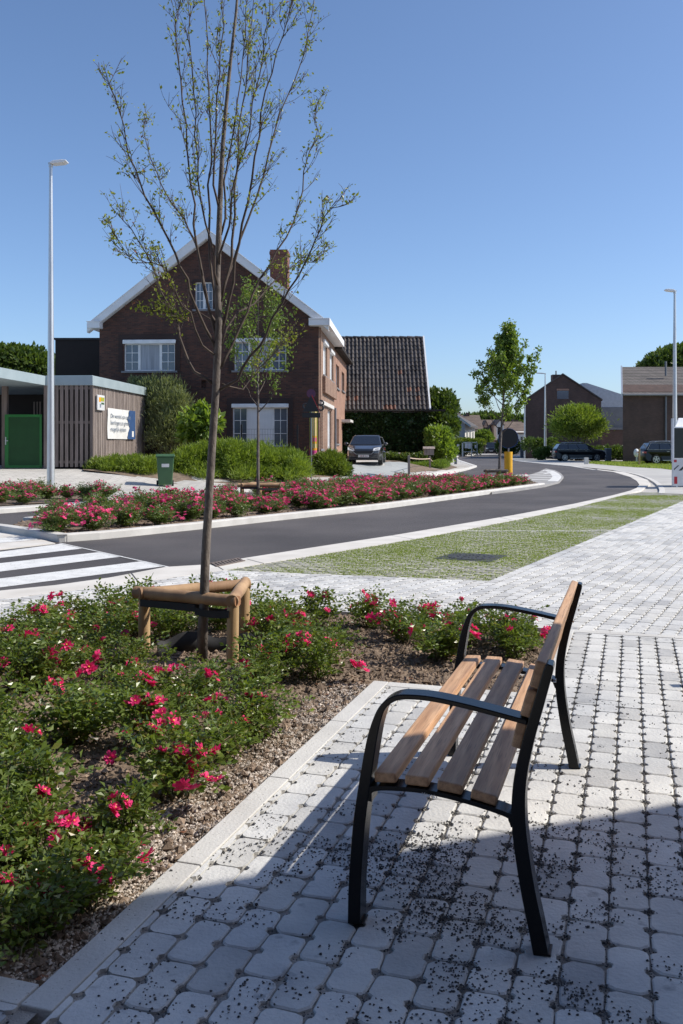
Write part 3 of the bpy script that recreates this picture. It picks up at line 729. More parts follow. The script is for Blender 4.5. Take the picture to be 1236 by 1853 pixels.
# ---- main brick house with the white verge
Y0 = 42.0; HZ0 = .5
hd = Vector((.9973, -.0740)); hs = Vector((.0740, .9973))
P0 = Vector(((577 - CX) / F * Y0, Y0, HZ0)); RZ = math.atan2(hd.y, hd.x)
house = thing('brick_house', 'brown brick gabled house with white verge boards and a chimney, behind the clipped conifers', 'house', tuple(P0), RZ)
def Fg(px, py): return frame_uv(px, py, P0, hd)
def Fs(px, py): return frame_uv(px, py, P0, hs)
HW = -Fg(180, 600)[0]; EAV = 6.62; AP = 11.1; LM, LA = 8.7, 18.6
Tg = lambda s, z, d: (s, d, z)
Ts = lambda s, z, d: (-d, s, z)
wg = []
def rect_g(x0, x1, y0, y1):
    a, b = Fg(x0, y1), Fg(x1, y0); return (a[0], b[0], a[1], b[1])
w1 = rect_g(224.5, 316.5, 621, 671.5); w2 = rect_g(424, 518, 618, 670.5); w3 = rect_g(353, 385, 510, 560); w4 = rect_g(421, 520.5, 737, 808)
niche = rect_g(364, 373, 688, 702)
mb = MB(); wall_face(mb, [(-HW, -1), (0, -1), (0, EAV), (-HW / 2, AP - .35), (-HW, EAV)], [w1, w2, w3, w4, niche], Tg)
mb.box(niche[0] - .02, niche[1] + .02, .141, .16, niche[2] - .02, niche[3] + .02)
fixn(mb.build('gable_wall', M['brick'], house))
mb = MB()                                        # dark brick surrounds, set 3 cm proud
for x0, x1, z0, z1 in (w1, w2, w4, w3):
    t = .26 if x1 - x0 > 1.2 else .12; zt = z1 + .17 if x1 - x0 > 1.2 else z1
    tbox(mb, Tg, x0 - t, x1 + t, zt + .02, zt + t, -.03, .02)
    for xa, xb in ((x0 - t, x0 - .06), (x1 + .06, x1 + t)): tbox(mb, Tg, xa, xb, z0 - .05, zt + .02, -.03, .02)
fixn(mb.build('brick_surround', M['bricktrim'], house))
window(house, Tg, *w1, panes=((0, .29), (.29, .71), (.71, 1)), blind=(1,))
window(house, Tg, *w2, panes=((0, .29), (.29, .71), (.71, 1)), blind=(1,))
window(house, Tg, *w3, panes=((0, .5), (.5, 1)), box=False, bars=(2, 3))
dw = window(house, Tg, *w4, panes=((0, .27), (.27, .5), (.5, .73), (.73, 1)), blind=(1, 2), bars=(2, 3), sill=False, name='garden_door')
mb = MB(); a, b = w4[0] + .28 * (w4[1] - w4[0]), w4[0] + .72 * (w4[1] - w4[0]); mb.box(a, b, .085, .10, w4[2] + .05, w4[3] - .05)
for k in range(9): mb.box(a + (b - a) * k / 8 - .006, a + (b - a) * k / 8 + .006, .078, .0845, w4[2] + .1, w4[3] - .1)
mb.build('door_panel', M['white'], house)
# right side wall of the main part, with the annex behind
def rect_s(x0, x1, yt, yb, k=.5):
    a0, a1 = Fs(x0, 700)[0], Fs(x1, 700)[0]; xm = x0 + (x1 - x0) * k
    return (a0, a1, Fs(xm, yb)[1], Fs(xm, yt)[1])
s1 = rect_s(584.8, 592, 624, 680.5); s2 = rect_s(597, 603.2, 640, 689.5)
s3 = rect_s(576.8, 584, 733, 812.5); s4 = rect_s(593, 599.6, 743, 813.5)
s3 = (max(.5, s3[0]), s3[1], s3[2], s3[3])
mb = MB(); wall_face(mb, [(0, -1), (LM, -1), (LM, EAV), (0, EAV)], [s1, s2, s3, s4], Ts)
mb.box(-HW, -HW + .02, 0.01, LM, -1, EAV); mb.box(-HW, 0, LM - .02, LM, -1, EAV)
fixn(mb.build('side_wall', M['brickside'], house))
for r_ in (s1, s2): window(house, Ts, *r_, closed=True, bars=(1, 1), depth=.09)
for r_ in (s3, s4): window(house, Ts, *r_, closed=True, bars=(1, 1), depth=.09, box=False)
mb = MB(); tbox(mb, Ts, .35, .62, 0, EAV, -.05, 0); fixn(mb.build('corner_pilaster', M['brickside'], house))
mb = MB(); za = Fs(592, 690)[1]
tbox(mb, Ts, s1[0] - .4, s2[1] + .5, 3.55, min(s1[2], s2[2]) - .10, -.16, 0); fixn(mb.build('spandrel_panel', M['brickside'], house, bevel=.02))
mb = MB(); tbox(mb, Ts, s3[0] - .2, s4[1] + .5, s3[3] + .03, s3[3] + .22, -.12, 0); fixn(mb.build('stone_lintel', M['kerb'], house, bevel=.01))
# annex
mb = MB(); s5 = rect_s(608, 613.5, 661, 703); s6 = rect_s(618.3, 623, 674, 708); s7 = rect_s(607.5, 613.4, 758, 803)
s8 = rect_s(619, 624.5, 766, 833)
wall_face(mb, [(LM, -1), (LA, -1), (LA, EAV - .25), (LM, EAV - .25)], [s5, s6, s7, s8], Ts, .2)
mb.box(-6, 0, LA - .02, LA, -1, EAV - .25)
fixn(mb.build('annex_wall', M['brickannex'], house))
for r_ in (s5, s6, s7): window(house, Ts, *r_, bars=(1, 1), depth=.15, box=False, closed=r_ is s7, panes=((0, .5), (.5, 1)))
mb = MB(); tbox(mb, Ts, s8[0], s8[1], s8[2], s8[3], .15, .2); fixn(mb.build('side_door', M['darkclad'], house))
mb = MB(); tbox(mb, Ts, s8[0] - .5, s8[1] + .6, s8[3] + .05, s8[3] + .2, -.55, 0); fixn(mb.build('door_canopy', M['kerb'], house))
mb = MB(); mb.cyl((.06, LM + .02, -.5), (.06, LM + .02, 3.1), .06); mb.build('pipe_or_lit_edge', M['greypanel'], house)
# roof
OV, OF = .46, .35; sl_ = (AP - EAV - .35) / (HW / 2); zr = AP - .10
mb = MB(); e = EAV - .02 - OV * sl_ + .28
ridge = (-HW / 2, zr)
for sgn in (1, -1):
    ex = OV if sgn > 0 else -HW - OV
    prof = [(ex, e + .0), (-HW / 2, zr - .12), (-HW / 2, zr), (ex, e + .12)]
    mb.ext([(x, -OF + .04, z) for x, z in prof], (0, LM + OF, 0))
fixn(mb.build('roof', M['roof'], house))
mb = MB()
for sgn in (1, -1):                              # white verge boards
    ex = OV + .02 if sgn > 0 else -HW - OV - .02
    p = [(ex, e - .22), (-HW / 2, zr - .42), (-HW / 2, zr + .04), (ex, e + .16)]
    mb.ext([(x, -OF, z) for x, z in p], (0, .035, 0))
    p = [(ex, e + .125), (-HW / 2, zr + .005), (-HW / 2, zr + .05), (ex, e + .17)]
    mb.ext([(x, -OF - .03, z) for x, z in p], (0, .12, 0))
    p = [(ex, e - .24), (-HW / 2, zr - .44), (-HW / 2, zr - .40), (ex, e - .20)]       # soffit
    mb.ext([(x, -OF + .036, z) for x, z in p], (0, OF - .03, 0))
fixn(mb.build('verge_board', M['white'], house, bevel=.006))
mb = MB(); gz0, gz1 = 6.50, 6.80
mb.box(-.42, .52, -OF - .12, LM + .1, gz0, gz1); mb.box(.525, .545, -OF - .14, LM + .12, gz0 - .01, gz1 + .03); mb.box(-.42, .52, -OF - .145, -OF - .122, gz1 - .02, gz1 + .03)
mb.build('box_gutter', M['white'], house, bevel=.008)
mb = MB(); mb.box(-HW - .42, -HW + .16, -OF - .12, LM, gz0 - .02, gz1 - .04); mb.box(-HW - .46, -HW + .18, -OF - .14, LM, gz1 - .038, gz1 + .0); mb.build('box_gutter', M['white'], house, bevel=.008)
mb = MB(); ga = EAV - .25; mb.ext([(.30, LM + .1, ga), (.42, LM + .1, ga + .04), (.44, LM + .1, ga + .16), (.18, LM + .1, ga + .16), (.18, LM + .1, ga + .04)], (0, LA - LM + .2, 0))
mb.box(-6, .2, LM, LA + .2, ga, ga + .12); fixn(mb.build('annex_gutter', M['darkclad'], house))
mb = MB(); mb.ext([(-6, LM, ga + .12), (.2, LM, ga + .12), (-3, LM, ga + 1.9)], (0, LA - LM + .2, 0)); fixn(mb.build('annex_roof', M['roof'], house))
cx0 = W(490, 0, 48).x; cx1 = W(521.5, 0, 48).x; cz = W(0, 453, 48).z - HZ0
mb = MB(); c0 = cx0 - P0.x - .45; c1 = cx1 - P0.x - .45; mb.box(c0, c1, 5.6, 6.5, 6.5, cz); mb.box(c0 - .03, c1 + .03, 5.57, 6.53, cz - .25, cz - .10); mb.build('chimney', brick_mat('chimney_brick', (.26, .10, .06), (.17, .06, .038), (.20, .14, .11)), house)
# iron garden fence in front of the gable
gf = thing('garden_fence', 'thin black metal garden fence in front of the white garden door', 'fence', W(430, 805, 40.6).to_tuple()[:2] + (HZ0,), RZ)
mb = MB()
xs_ = [W(p, 0, 40.6).x - W(430, 0, 40.6).x for p in (402, 437, 489, 539)]
for x in xs_[1:2] + xs_[3:]: MB().box(x - .035, x + .035, -.03, .03, 0, 1.95).build('fence_post', M['black2'], gf)
mb = MB()
for z in np.linspace(.5, 1.75, 6): mb.cyl((xs_[0], 0, z), (xs_[3], 0, z), .006, n=4)
k = xs_[0]
while k < xs_[3]: mb.cyl((k, .01, 0), (k, .01, 1.75), .004, n=4); k += .12
mb.build('wire_panel', M['black2'], gf)
# dark flat-roofed block left of the house
fb = thing('flat_roof_building', 'windowless black flat-roofed block left of the gabled brick house', 'building', (W(140, 0, 47).x, 48, .5))
x0 = W(100, 0, 47).x - fb.location.x; x1 = W(179, 0, 47).x - fb.location.x + .6; zt = W(0, 615, 47).z - .5
mb = MB(); mb.box(x0, x1, -1, 7, -1, zt); mb.build('wall', M['darkclad'], fb)
mb = MB(); mb.box(x0 - .06, x1, -1.06, 7, zt + .002, zt + .10); mb.build('roof_edge', M['black2'], fb)
# ---- tiled-roof house behind the grey car
Y2 = 59.0; rx0 = W(560, 0, Y2).x; rx1 = W(777, 0, Y2).x; ez = W(0, 741, Y2).z; rz_ = W(0, 611, Y2 + 4.8).z
th = thing('tiled_roof_house', 'house with a steep dark tiled roof above an ivy-covered wall, behind the grey car', 'house', (rx1, Y2, .5))
Wd = rx1 - rx0
mb = MB(); mb.box(-Wd + .05, -.15, .35, 9.2, -1, ez - .5); mb.ext([(-.15, .35, ez - .5), (-.15, 9.2, ez - .5), (-.15, 4.8, rz_ - .75)], (-Wd + .2, 0, 0)); fixn(mb.build('wall', M['brickdark'], th))
rb = []; rl = math.hypot(4.8, rz_ - ez); nr = 17; cw = .27; nc = int(Wd / cw); V1 = []; V2 = []; dv_ = Vector((0, 4.8, rz_ - ez)).normalized(); nn = Vector((0, -dv_.z, dv_.y))
def tile_rows(sel):
    mb = MB()
    for r_ in range(nr):
        for c in range(nc):
            red = noise.noise(Vector((c * .16, r_ * .3, 4.2))) + .45 * noise.noise(Vector((c * .9, r_ * .9, 1))) > .52 and r_ < 12
            if red != sel: continue
            b = len(mb.v); jit = rnd.uniform(-.012, .012); rows = []
            for k in range(7):
                a = k / 6; x = -(c + a) * cw; h = .055 * math.sin(a * 2 * math.pi) + .01
                lo = Vector((x, 0, ez - .5)) + dv_ * (r_ * rl / nr - .03) + nn * (h + .045 + jit); hi = Vector((x, 0, ez - .5)) + dv_ * ((r_ + 1) * rl / nr) + nn * (h + jit)
                mb.v += [tuple(lo), tuple(hi), tuple(lo - nn * .03)]
            for k in range(6): q = b + k * 3; mb.f += [(q, q + 1, q + 4, q + 3), (q + 2, q, q + 3, q + 5)]
    return mb
rf = tile_rows(False).build('roof', M['tile'], th, smooth=True); tile_rows(True).build('reddish_tiles', M['tilered'], rf)
mb = MB(); mb.ext([(0, 9.6, ez - .5), (0, 4.8, rz_ - .5), (0, 4.8, rz_ - .62), (0, 9.6, ez - .62)], (-Wd, 0, 0)); mb.ext([(-.02, 0, ez - .56), (-.02, 4.8, rz_ - .56), (-.02, 4.8, rz_ - .7), (-.02, 0, ez - .7)], (-Wd + .1, 0, 0)); fixn(mb.build('roof_back', M['roof'], th))
mb = MB(); mb.box(-.001, .10, 0, 4.8, 0, .01)
mb = MB(); mb.ext([(.005, -.02, ez - .62), (.005, 4.8, rz_ - .60), (.005, 4.8, rz_ - .36), (.005, -.02, ez - .40)], (.1, 0, 0)); fixn(mb.build('verge_board', M['white'], th))
mb = MB(); mb.cyl((-Wd, -.08, ez - .58), (.1, -.08, ez - .58), .07, n=8); mb.build('gutter', M['darkclad'], th)
mb = MB(); mb.box(-.9, 1.0, -.35, .35, ez - .62, ez - .5); mb.build('canopy', M['darkclad'], th)
mb = MB()
for k in range(nc // 2): mb.cyl((-k * .54, 4.8, rz_ - .50), (-k * .54 - .56, 4.8, rz_ - .47), .09, .10, n=8)
mb.build('ridge_tiles', M['tile'], th, smooth=True)
# ---- bicycle shelter of boards with zinc fascia
shx = (165 - CX) / F * 34.5
sh = thing('bicycle_shelter', 'flat-roofed shelter clad in weathered grey-brown boards with a pale zinc fascia', 'shelter', (shx, 34.5, .55), R(-3.9))
zt = W(0, 680, 34.5).z - .55; fh = .36; xl = W(83, 0, 34.8).x - shx; xw = -7.5
mb = MB()
mb.box(xl, .08, -.06, 7.5, zt - fh, zt); mb.box(xw, xl + .06, -7.5, 7.5, zt - fh - .001, zt - .001)
fixn(mb.build('fascia', M['zinc'], sh, bevel=.01))
mb = MB(); mb.box(xl + .05, .03, 0, 7.4, zt, zt + .02); mb.build('roof_edge', M['zinc'], sh)
mb = MB(); k = xl + .22
while k < -.05: mb.box(k, k + .125, 0, .03, .16, zt - fh); k += .192
for z in (.3, zt * .5, zt - fh - .15): mb.box(xl + .2, -.02, .032, .07, z, z + .1)
mb.build('front_slats', M['cladd'], sh)
mb = MB(); k = 0.0
while k < 7.25: mb.box(-.05, -.03 + .018 * (int(k * 10) % 2), k, k + .082, -.3, zt - fh - .001); k += .092
mb.build('side_boards', M['clad'], sh)
mb = MB(); mb.box(xl + .2, -.06, .5, .55, -.3, zt - fh); mb.box(-.09, -.055, .05, 7.3, -.3, zt - fh); mb.box(xw, xl, 6.0, 6.1, -.3, zt - fh); mb.box(xl + .2, xl + .26, .5, 7.2, -.3, zt - fh); mb.build('inner_wall', M['darkclad'], sh)
for bx_ in ((xl - .02, xl + .15, -.02, .15), (W(4, 0, 34.8).x - shx - .12, W(4, 0, 34.8).x - shx + .08, .25, .42), (W(-90, 0, 31).x - shx, W(-90, 0, 31).x - shx + .18, -3.4, -3.2)): MB().box(*bx_, -.3, zt - fh).build('shelter_post', M['cladd'], sh)
mb = MB(); k = W(12, 0, 36.5).x - shx
for (pa, pb, z0, z1) in ((12, 24, 1.6, 2.9), (52, 75, 1.3, 3.0)):
    k = W(pa, 0, 38).x - shx
    while k < W(pb, 0, 38).x - shx: mb.box(k, k + .06, 5.4, 5.44, z0, z1); k += .135
mb.build('back_slats', M['clad'], sh)
gt = thing('gate', 'green metal gate in a frame at the dark opening of the shelter', 'gate', (W(9, 0, 34.8).x, 34.78, .55))
gw = W(76, 0, 34.8).x - W(9, 0, 34.8).x; gz1_ = W(0, 750, 34.8).z - .55; gz0_ = .12
mb = MB(); mb.box(0, .14, 0, .05, gz0_, gz1_); mb.box(gw - .09, gw, 0, .05, gz0_, gz1_); mb.box(.14, gw - .09, 0, .05, gz1_ - .1, gz1_); mb.box(.14, gw - .09, 0, .05, gz0_, gz0_ + .1); mb.build('gate_frame', M['greengate'], gt)
mb = MB(); mb.box(.14, gw - .09, .02, .03, gz0_ + .1, gz1_ - .1); mb.build('gate_panel', M['greenmesh'], gt)
mb = MB(); mb.box(.03, .06, -.04, 0, 1.0, 1.3); mb.box(.03, .14, -.06, -.03, 1.14, 1.17); mb.build('gate_handle', M['steel'], gt)
# sign and banner on the board wall (the wall faces +X)
SLN = math.tan(R(3.9))
def onside(px, X): a = (px - CX) / F; return (X - 34.5 * SLN) / (a - SLN)
sx = shx + .02
bn = thing('banner', 'white cloth banner with grey text and a navy right edge on the board wall', 'banner', (sx + (36.4 - 34.5) * SLN, 36.4, 0), R(-3.9))
y0, y1 = onside(194, sx) - 36.4, onside(243, sx) - 36.4; z1 = W(0, 738, onside(194, sx)).z; z0 = W(0, 794, onside(194, sx)).z
nb_ = 24; mb = MB(); ys_ = np.linspace(y0, y1, nb_ + 1); V = []
for y in ys_:
    for z in np.linspace(z0, z1, 9): V.append((.02 + .012 * math.sin(y * 3.1) + .01 * math.sin(y * 1.2 + z * 5), y, z))
mb.add(V, [(i * 9 + j, (i + 1) * 9 + j, (i + 1) * 9 + j + 1, i * 9 + j + 1) for i in range(nb_) for j in range(8)])
cl = mb.build('cloth', M['banner'], bn, smooth='all')
mb = MB(); ye = y1 - (y1 - y0) * .27; edge = [(.05, ye + .12 * math.sin(z * 9) + .05 * math.sin(z * 23), z) for z in np.linspace(z0, z1, 14)]
mb.add([e_ for e_ in edge] + [(.05, y1, e_[2]) for e_ in edge], [(i, 14 + i, 15 + i, i + 1) for i in range(13)]); mb.build('navy_edge', M['navy'], bn)
def text(name, s, size, m, parent, loc, rot, align='LEFT', ext=.002, sx_=1):
    cu = bpy.data.curves.new(name, 'FONT'); cu.body = s; cu.size = size; cu.align_x = align; cu.extrude = ext
    t = bpy.data.objects.new(name, cu); COL.objects.link(t); dg = bpy.context.evaluated_depsgraph_get(); me = bpy.data.meshes.new_from_object(t.evaluated_get(dg)); bpy.data.objects.remove(t)
    o = obj(name, me, None, parent, loc, rot); me.materials.clear(); me.materials.append(m); o.scale = (sx_, 1, 1); return o
lh = (z1 - z0)
for i, s in enumerate(('De wereld van onze', 'leerlingen zo groot', 'mogelijk maken')):
    text('lettering', s, lh * .20, M['ink'], bn, (.055, y0 + .28, z1 - lh * (.31 + .215 * i)), (R(90), 0, R(90)), sx_=1.32)
mb = MB(); mb.box(.052, .056, y1 - .5, y1 - .25, z0 + .1, z0 + .35); mb.build('emblem', M['banner'], bn)
sg = thing('sign_plate', 'small white plate with green and orange patches at the corner of the board wall', 'sign', (sx + (onside(174, sx) - 34.5) * SLN, onside(174, sx), 0), R(-3.9))
yy = onside(187, sx) - sg.location.y; z1 = W(0, 714, sg.location.y).z; z0 = W(0, 742, sg.location.y).z
mb = MB(); mb.box(0, .06, 0, yy, z0, z1); mb.build('plate', M['sheetwhite'], sg, bevel=.02)
hh = z1 - z0
for (a, b, c, d, m_) in ((.18, .42, .55, .85, 'orange'), (.42, .92, .60, .86, 'lime'), (.30, .48, .18, .42, 'ink'), (.5, .9, .40, .52, 'bin')):
    mb = MB(); mb.box(.061, .064, yy * a, yy * b, z0 + hh * c, z0 + hh * d); mb.build('colour_patch', M[m_], sg)
# ---- buildings on the right
def gable_block(name, label, Y, px0, px1, eave_y, apex, depth, m, roofm, th_=.15, rz=0, base=0):
    X0, X1 = W(px0, 0, Y).x, W(px1, 0, Y).x; t = thing(name, label, 'house', (X0, Y, base)); ez_ = W(0, eave_y, Y).z; ax, az = W(apex[0], 0, Y).x - X0, W(0, apex[1], Y).z; w_ = X1 - X0
    mb = MB(); mb.ext([(0, 0, -.5), (w_, 0, -.5), (w_, 0, ez_), (ax, 0, az), (0, 0, ez_)], (depth * .22, depth, 0)); fixn(mb.build('wall', m, t))
    mb = MB()
    for ex, s in ((-.12, 1), (w_ + .12, -1)):
        mb.ext([(ex, -.15, ez_ - .04), (ax, -.15, az + .02), (ax, -.15, az + .02 + th_), (ex, -.15, ez_ - .04 + th_)], (depth * .22, depth + .3, 0))
    fixn(mb.build('roof', roofm, t)); return t, w_, ez_, ax, az
gb_, w_, ez_, ax_, az_ = gable_block('brick_gable_house', 'dark brown brick gable end with one small high window behind the parked cars', 104, 951, 1088, 724, (1018, 678), 16, M['brickdark'], M['roof'])
mb = MB(); X = W(1018.5, 0, 104).x - gb_.location.x; mb.box(X - .65, X + .65, -.012, -.004, W(0, 722, 104).z, W(0, 707, 104).z); mb.build('window', M['glass'], gb_)
mb = MB(); mb.box(X - .7, X + .7, -.03, -.005, W(0, 706.5, 104).z, W(0, 703.5, 104).z); mb.build('lintel', M['brickannex'], gb_)
mb = MB(); X = W(1011, 0, 104).x - gb_.location.x; mb.box(X - .45, X + .5, 1, 2, az_ - 1.2, W(0, 676.5, 104).z); mb.cyl((X, 1.3, az_ - .8), (X, 1.3, az_ + .55), .07); mb.build('chimney', M['brickdark'], gb_)
mb = MB(); mb.cyl((-.1, -.1, 0), (-.1, -.1, ez_), .10); mb.build('pipe_or_lit_edge', M['steel'], gb_)  # bright pole standing in for the sunlit side of this wall
wb = thing('wide_brick_house', 'long dark brick house with a grey-brown tiled roof, on the right', 'house', (W(1127, 0, 80).x, 80, 0))
Wd = 16; ez_ = W(0, 709, 80).z; rz_ = W(0, 664, 85).z
mb = MB(); mb.ext([(0, 0, -.5), (0, 0, ez_), (1.6, 5, rz_ - .1), (3.2, 10, ez_), (3.2, 10, -.5)], (Wd, 0, 0)); fixn(mb.build('wall', M['brickdark'], wb))
mb = MB(); mb.ext([(-.1, -.3, ez_ - .2), (1.5, 5, rz_), (1.5, 5, rz_ - .2), (-.1, -.3, ez_ - .4)], (Wd, 0, 0)); mb.ext([(3.2, 10.3, ez_ - .2), (1.5, 5, rz_), (1.5, 5, rz_ - .2), (3.2, 10.3, ez_ - .4)], (Wd, 0, 0)); fixn(mb.build('roof', M['roofgrey'], wb))
mb = MB(); mb.ext([(-.25, -.35, ez_ - .35), (1.35, 5, rz_ - .10), (1.35, 5, rz_ + .12), (-.25, -.35, ez_ - .10)], (.14, 0, 0)); fixn(mb.build('verge_board', M['steel'], wb))
mb = MB(); mb.cyl((-.1, -.4, ez_ - .28), (Wd, -.4, ez_ - .28), .09, n=8); mb.cyl((3.75, -.1, 0), (3.75, -.1, ez_ - .3), .09, n=8); mb.build('gutter', M['greypanel'], wb)
mb = MB(); mb.cyl((4.7, 2.6, ez_ + 1.6), (4.7, 2.6, rz_ + .3), .10, n=8); mb.build('vent_pipe', M['greypanel'], wb)
mid_b = thing('metal_clad_building', 'pale metal-clad building with a slanting roof between the two dark brick houses', 'building', (W(1060, 0, 118).x, 118, 0))
bx = lambda px: W(px, 0, 118).x - mid_b.location.x; bz = lambda py: W(0, py, 118).z
mb = MB(); mb.ext([(bx(1055), 0, bz(737)), (bx(1160), 0, bz(737)), (bx(1160), 0, bz(722)), (bx(1127), 0, bz(714)), (bx(1062), 0, bz(693)), (bx(1055), 0, bz(693))], (0, 14, 0)); fixn(mb.build('upper_wall', mat('pale_metal_sheet', (.42, .46, .52), .5), mid_b))
mb = MB(); mb.box(bx(1055), bx(1160), -.1, 13, 0, bz(737.5)); mb.build('lower_wall', M['greypanel'], mid_b)
mb = MB(); mb.box(bx(1080), bx(1160), -.5, -.1, bz(777.5), bz(773.5)); mb.build('ledge', M['greypanel'], mid_b)
mb = MB(); mb.box(bx(1080), bx(1160), -.3, -.12, 0, bz(778)); mb.build('base_wall', M['brickdark'], mid_b)
# ---- far houses at the end of the street
fh_ = thing('white_house', 'house with grey gable and white flank at the far end of the street', 'house', (W(820, 0, 126).x, 126, 0))
f2 = lambda px: W(px, 0, 126).x - fh_.location.x; g2 = lambda py: W(0, py, 126).z
mb = MB(); mb.ext([(f2(796), 0, 0), (f2(841.5), 0, 0), (f2(841.5), 0, g2(767)), (f2(819), 0, g2(749)), (f2(796), 0, g2(767))], (0, .4, 0)); fixn(mb.build('gable_wall', M['render_grey'], fh_))
mb = MB(); hx = Vector((.42, .9)).normalized(); mb.ext([(f2(841.5), .01, 0), (f2(841.5) + 2.35, 7, 0), (f2(841.5) + 2.35, 7, g2(767)), (f2(841.5), .01, g2(766))], (-.4, .2, 0)); fixn(mb.build('flank_wall', M['render_white'], fh_))
mb = MB(); a = Vector((f2(818), -.3, g2(745.5))); b = Vector((f2(851), -.3, g2(770))); dd = Vector((2.1, 7.3, 0)); mb.ext([a, b, b + dd, a + dd + Vector((-.5, 0, 0))], (0, 0, -.25)); a2 = Vector((f2(790), -.3, g2(770))); mb.ext([a, a2, a2 + dd, a + dd], (0, 0, -.25)); fixn(mb.build('roof', M['roof'], fh_))
mb = MB(); mb.ext([a + Vector((0, -.06, .06)), b + Vector((0, -.06, .06)), b + Vector((0, -.06, -.28)), a + Vector((0, -.06, -.28))], (0, .05, 0)); fixn(mb.build('verge_board', M['zinc'], fh_))
for k in range(3): mb = MB(); p = Vector((f2(841.5) + .03 + .336 * (1.0 + 2.1 * k), 1.0 + 2.1 * k, 0)); mb.add([p + Vector((.02, 0, 1.5)), p + Vector((.33, .9, 1.5)), p + Vector((.33, .9, 3.4)), p + Vector((.02, 0, 3.4))], [(0, 1, 2, 3)]); mb.build('window', M['glassd'], fh_)
mb = MB(); mb.box(f2(820), f2(828), -.02, -.005, .9, 2.1); mb.build('window', M['glassd'], fh_)
def row_house(name, label, Y, px0, px1, eave, ridge, m, rm, dorm=(), wins=(), doorpx=None, dep=9, chim=()):
    X0 = W(px0, 0, Y).x; t = thing(name, label, 'house', (X0, Y, 0)); w_ = W(px1, 0, Y).x - X0; e_ = W(0, eave, Y).z; r_ = W(0, ridge, Y + dep / 2).z; z = lambda py: W(0, py, Y).z; x = lambda px: W(px, 0, Y).x - X0
    mb = MB(); mb.ext([(0, 0, -.3), (0, 0, e_), (0, dep / 2, r_ - .15), (0, dep, e_), (0, dep, -.3)], (w_, 0, 0)); fixn(mb.build('wall', m, t))
    mb = MB(); mb.ext([(-.15, -.3, e_ - .15), (-.15, dep / 2, r_), (-.15, dep / 2, r_ - .2), (-.15, -.3, e_ - .35)], (w_ + .3, 0, 0)); mb.ext([(-.15, dep + .3, e_ - .15), (-.15, dep / 2, r_), (-.15, dep / 2, r_ - .2), (-.15, dep + .3, e_ - .35)], (w_ + .3, 0, 0)); rf_ = fixn(mb.build('roof', rm, t))
    for (a, b, yt, yb, gm) in dorm:
        mb = MB(); am = (x(a) + x(b)) / 2; mb.ext([(x(a), -.25, z(yb)), (x(b), -.25, z(yb)), (x(b), -.25, z(yt) - .8), (am, -.25, z(yt)), (x(a), -.25, z(yt) - .8)], (0, 3, 0)); d_ = fixn(mb.build('gabled_front', M[gm], t))
        mb = MB(); mb.box(am - .45, am + .45, -.28, -.26, z(yt) - 2.6, z(yt) - 1.2); mb.build('window', M['glassd'], d_)
        mb = MB()
        for s_ in (x(a) - .15, x(b) + .15): mb.ext([(s_, -.4, z(yt) - .95), (am, -.4, z(yt) + .02), (am, -.4, z(yt) + .2), (s_, -.4, z(yt) - .77)], (0, 3.2, 0))
        fixn(mb.build('dormer_roof', rm, d_))
    for (a, b, yt, yb) in wins: mb = MB(); mb.box(x(a), x(b), -.03, -.005, z(yb), z(yt)); mb.build('window', M['glassd'], t)
    for (a, b, yt) in chim: mb = MB(); mb.box(x(a), x(b), dep / 2 - .5, dep / 2 + .5, r_ - .6, W(0, yt, Y + dep / 2).z); mb.build('chimney', M['brickdark'], t)
    return t
M['pinkbrick'] = brick_mat('pale_brick', (.50, .40, .33), (.44, .34, .28), (.45, .38, .32))
row_house('row_house', 'low house with brown tiled roof and two chimneys beside the white far house', 165, 838, 873, 775, 751, M['pinkbrick'], M['roofbrown'], chim=((833, 839, 745), (849.5, 855, 747)), wins=((863, 866, 776, 781),))
row_house('row_house', 'pale brick house with a brown tiled roof and a pointed front dormer, behind the van', 172, 862, 908, 784, 759.5, M['pinkbrick'], M['roofbrown'], dorm=((876, 881.5, 762, 782, 'pinkbrick'), (892, 905, 761, 797, 'pinkbrick')), wins=((866, 870, 786, 792),))
row_house('row_house', 'white rendered house with brown roof showing left of the steel lamp post', 168, 906, 951, 782, 763, M['render_white'], M['roofbrown'], dorm=((898, 911, 761, 796, 'render_white'),), wins=((942, 946, 790, 797),))
row_house('row_house', 'distant house with red chimney pots on its ridge beside the brick gable', 190, 930, 975, 776, 765, M['brickannex'], M['roofbrown'], chim=((934, 938, 759), (941, 945, 760)))
# ================================================================ PLANTS
def leaves(pts, size, aspect=.55, outw=None, up=.3, droop=0, fold=.25, dirs=None, dirw=0, sj=.5):
    """leaf-shaped folded quads at pts; returns V, F arrays"""
    n = len(pts); P = np.asarray(pts, float)
    d = rng.normal(size=(n, 3)); d[:, 2] += up
    if dirs is not None: d = d / np.linalg.norm(d, axis=1, keepdims=True) + np.asarray(dirs) * dirw
    d /= np.linalg.norm(d, axis=1, keepdims=True)
    w = np.cross(d, rng.normal(size=(n, 3))); w /= np.linalg.norm(w, axis=1, keepdims=True) + 1e-9
    nn_ = np.cross(w, d); s = size * rng.uniform(1 - sj, 1 + sj * .6, n)[:, None]
    a = P; b = P + d * s * .5 + w * s * aspect * .5 + nn_ * s * fold * .3; c = P + d * s; e = P + d * s * .5 - w * s * aspect * .5 + nn_ * s * fold * .3; m_ = P + d * s * .5
    V = np.stack([a, b, c, e], 1).reshape(-1, 3); return V, np.arange(n * 4).reshape(-1, 4)
def leaf_obj(name, pts, size, m, parent=None, **k):
    V, Fc = leaves(pts, size, **k); return obj(name, mesh_np(name, V, Fc), m, parent)
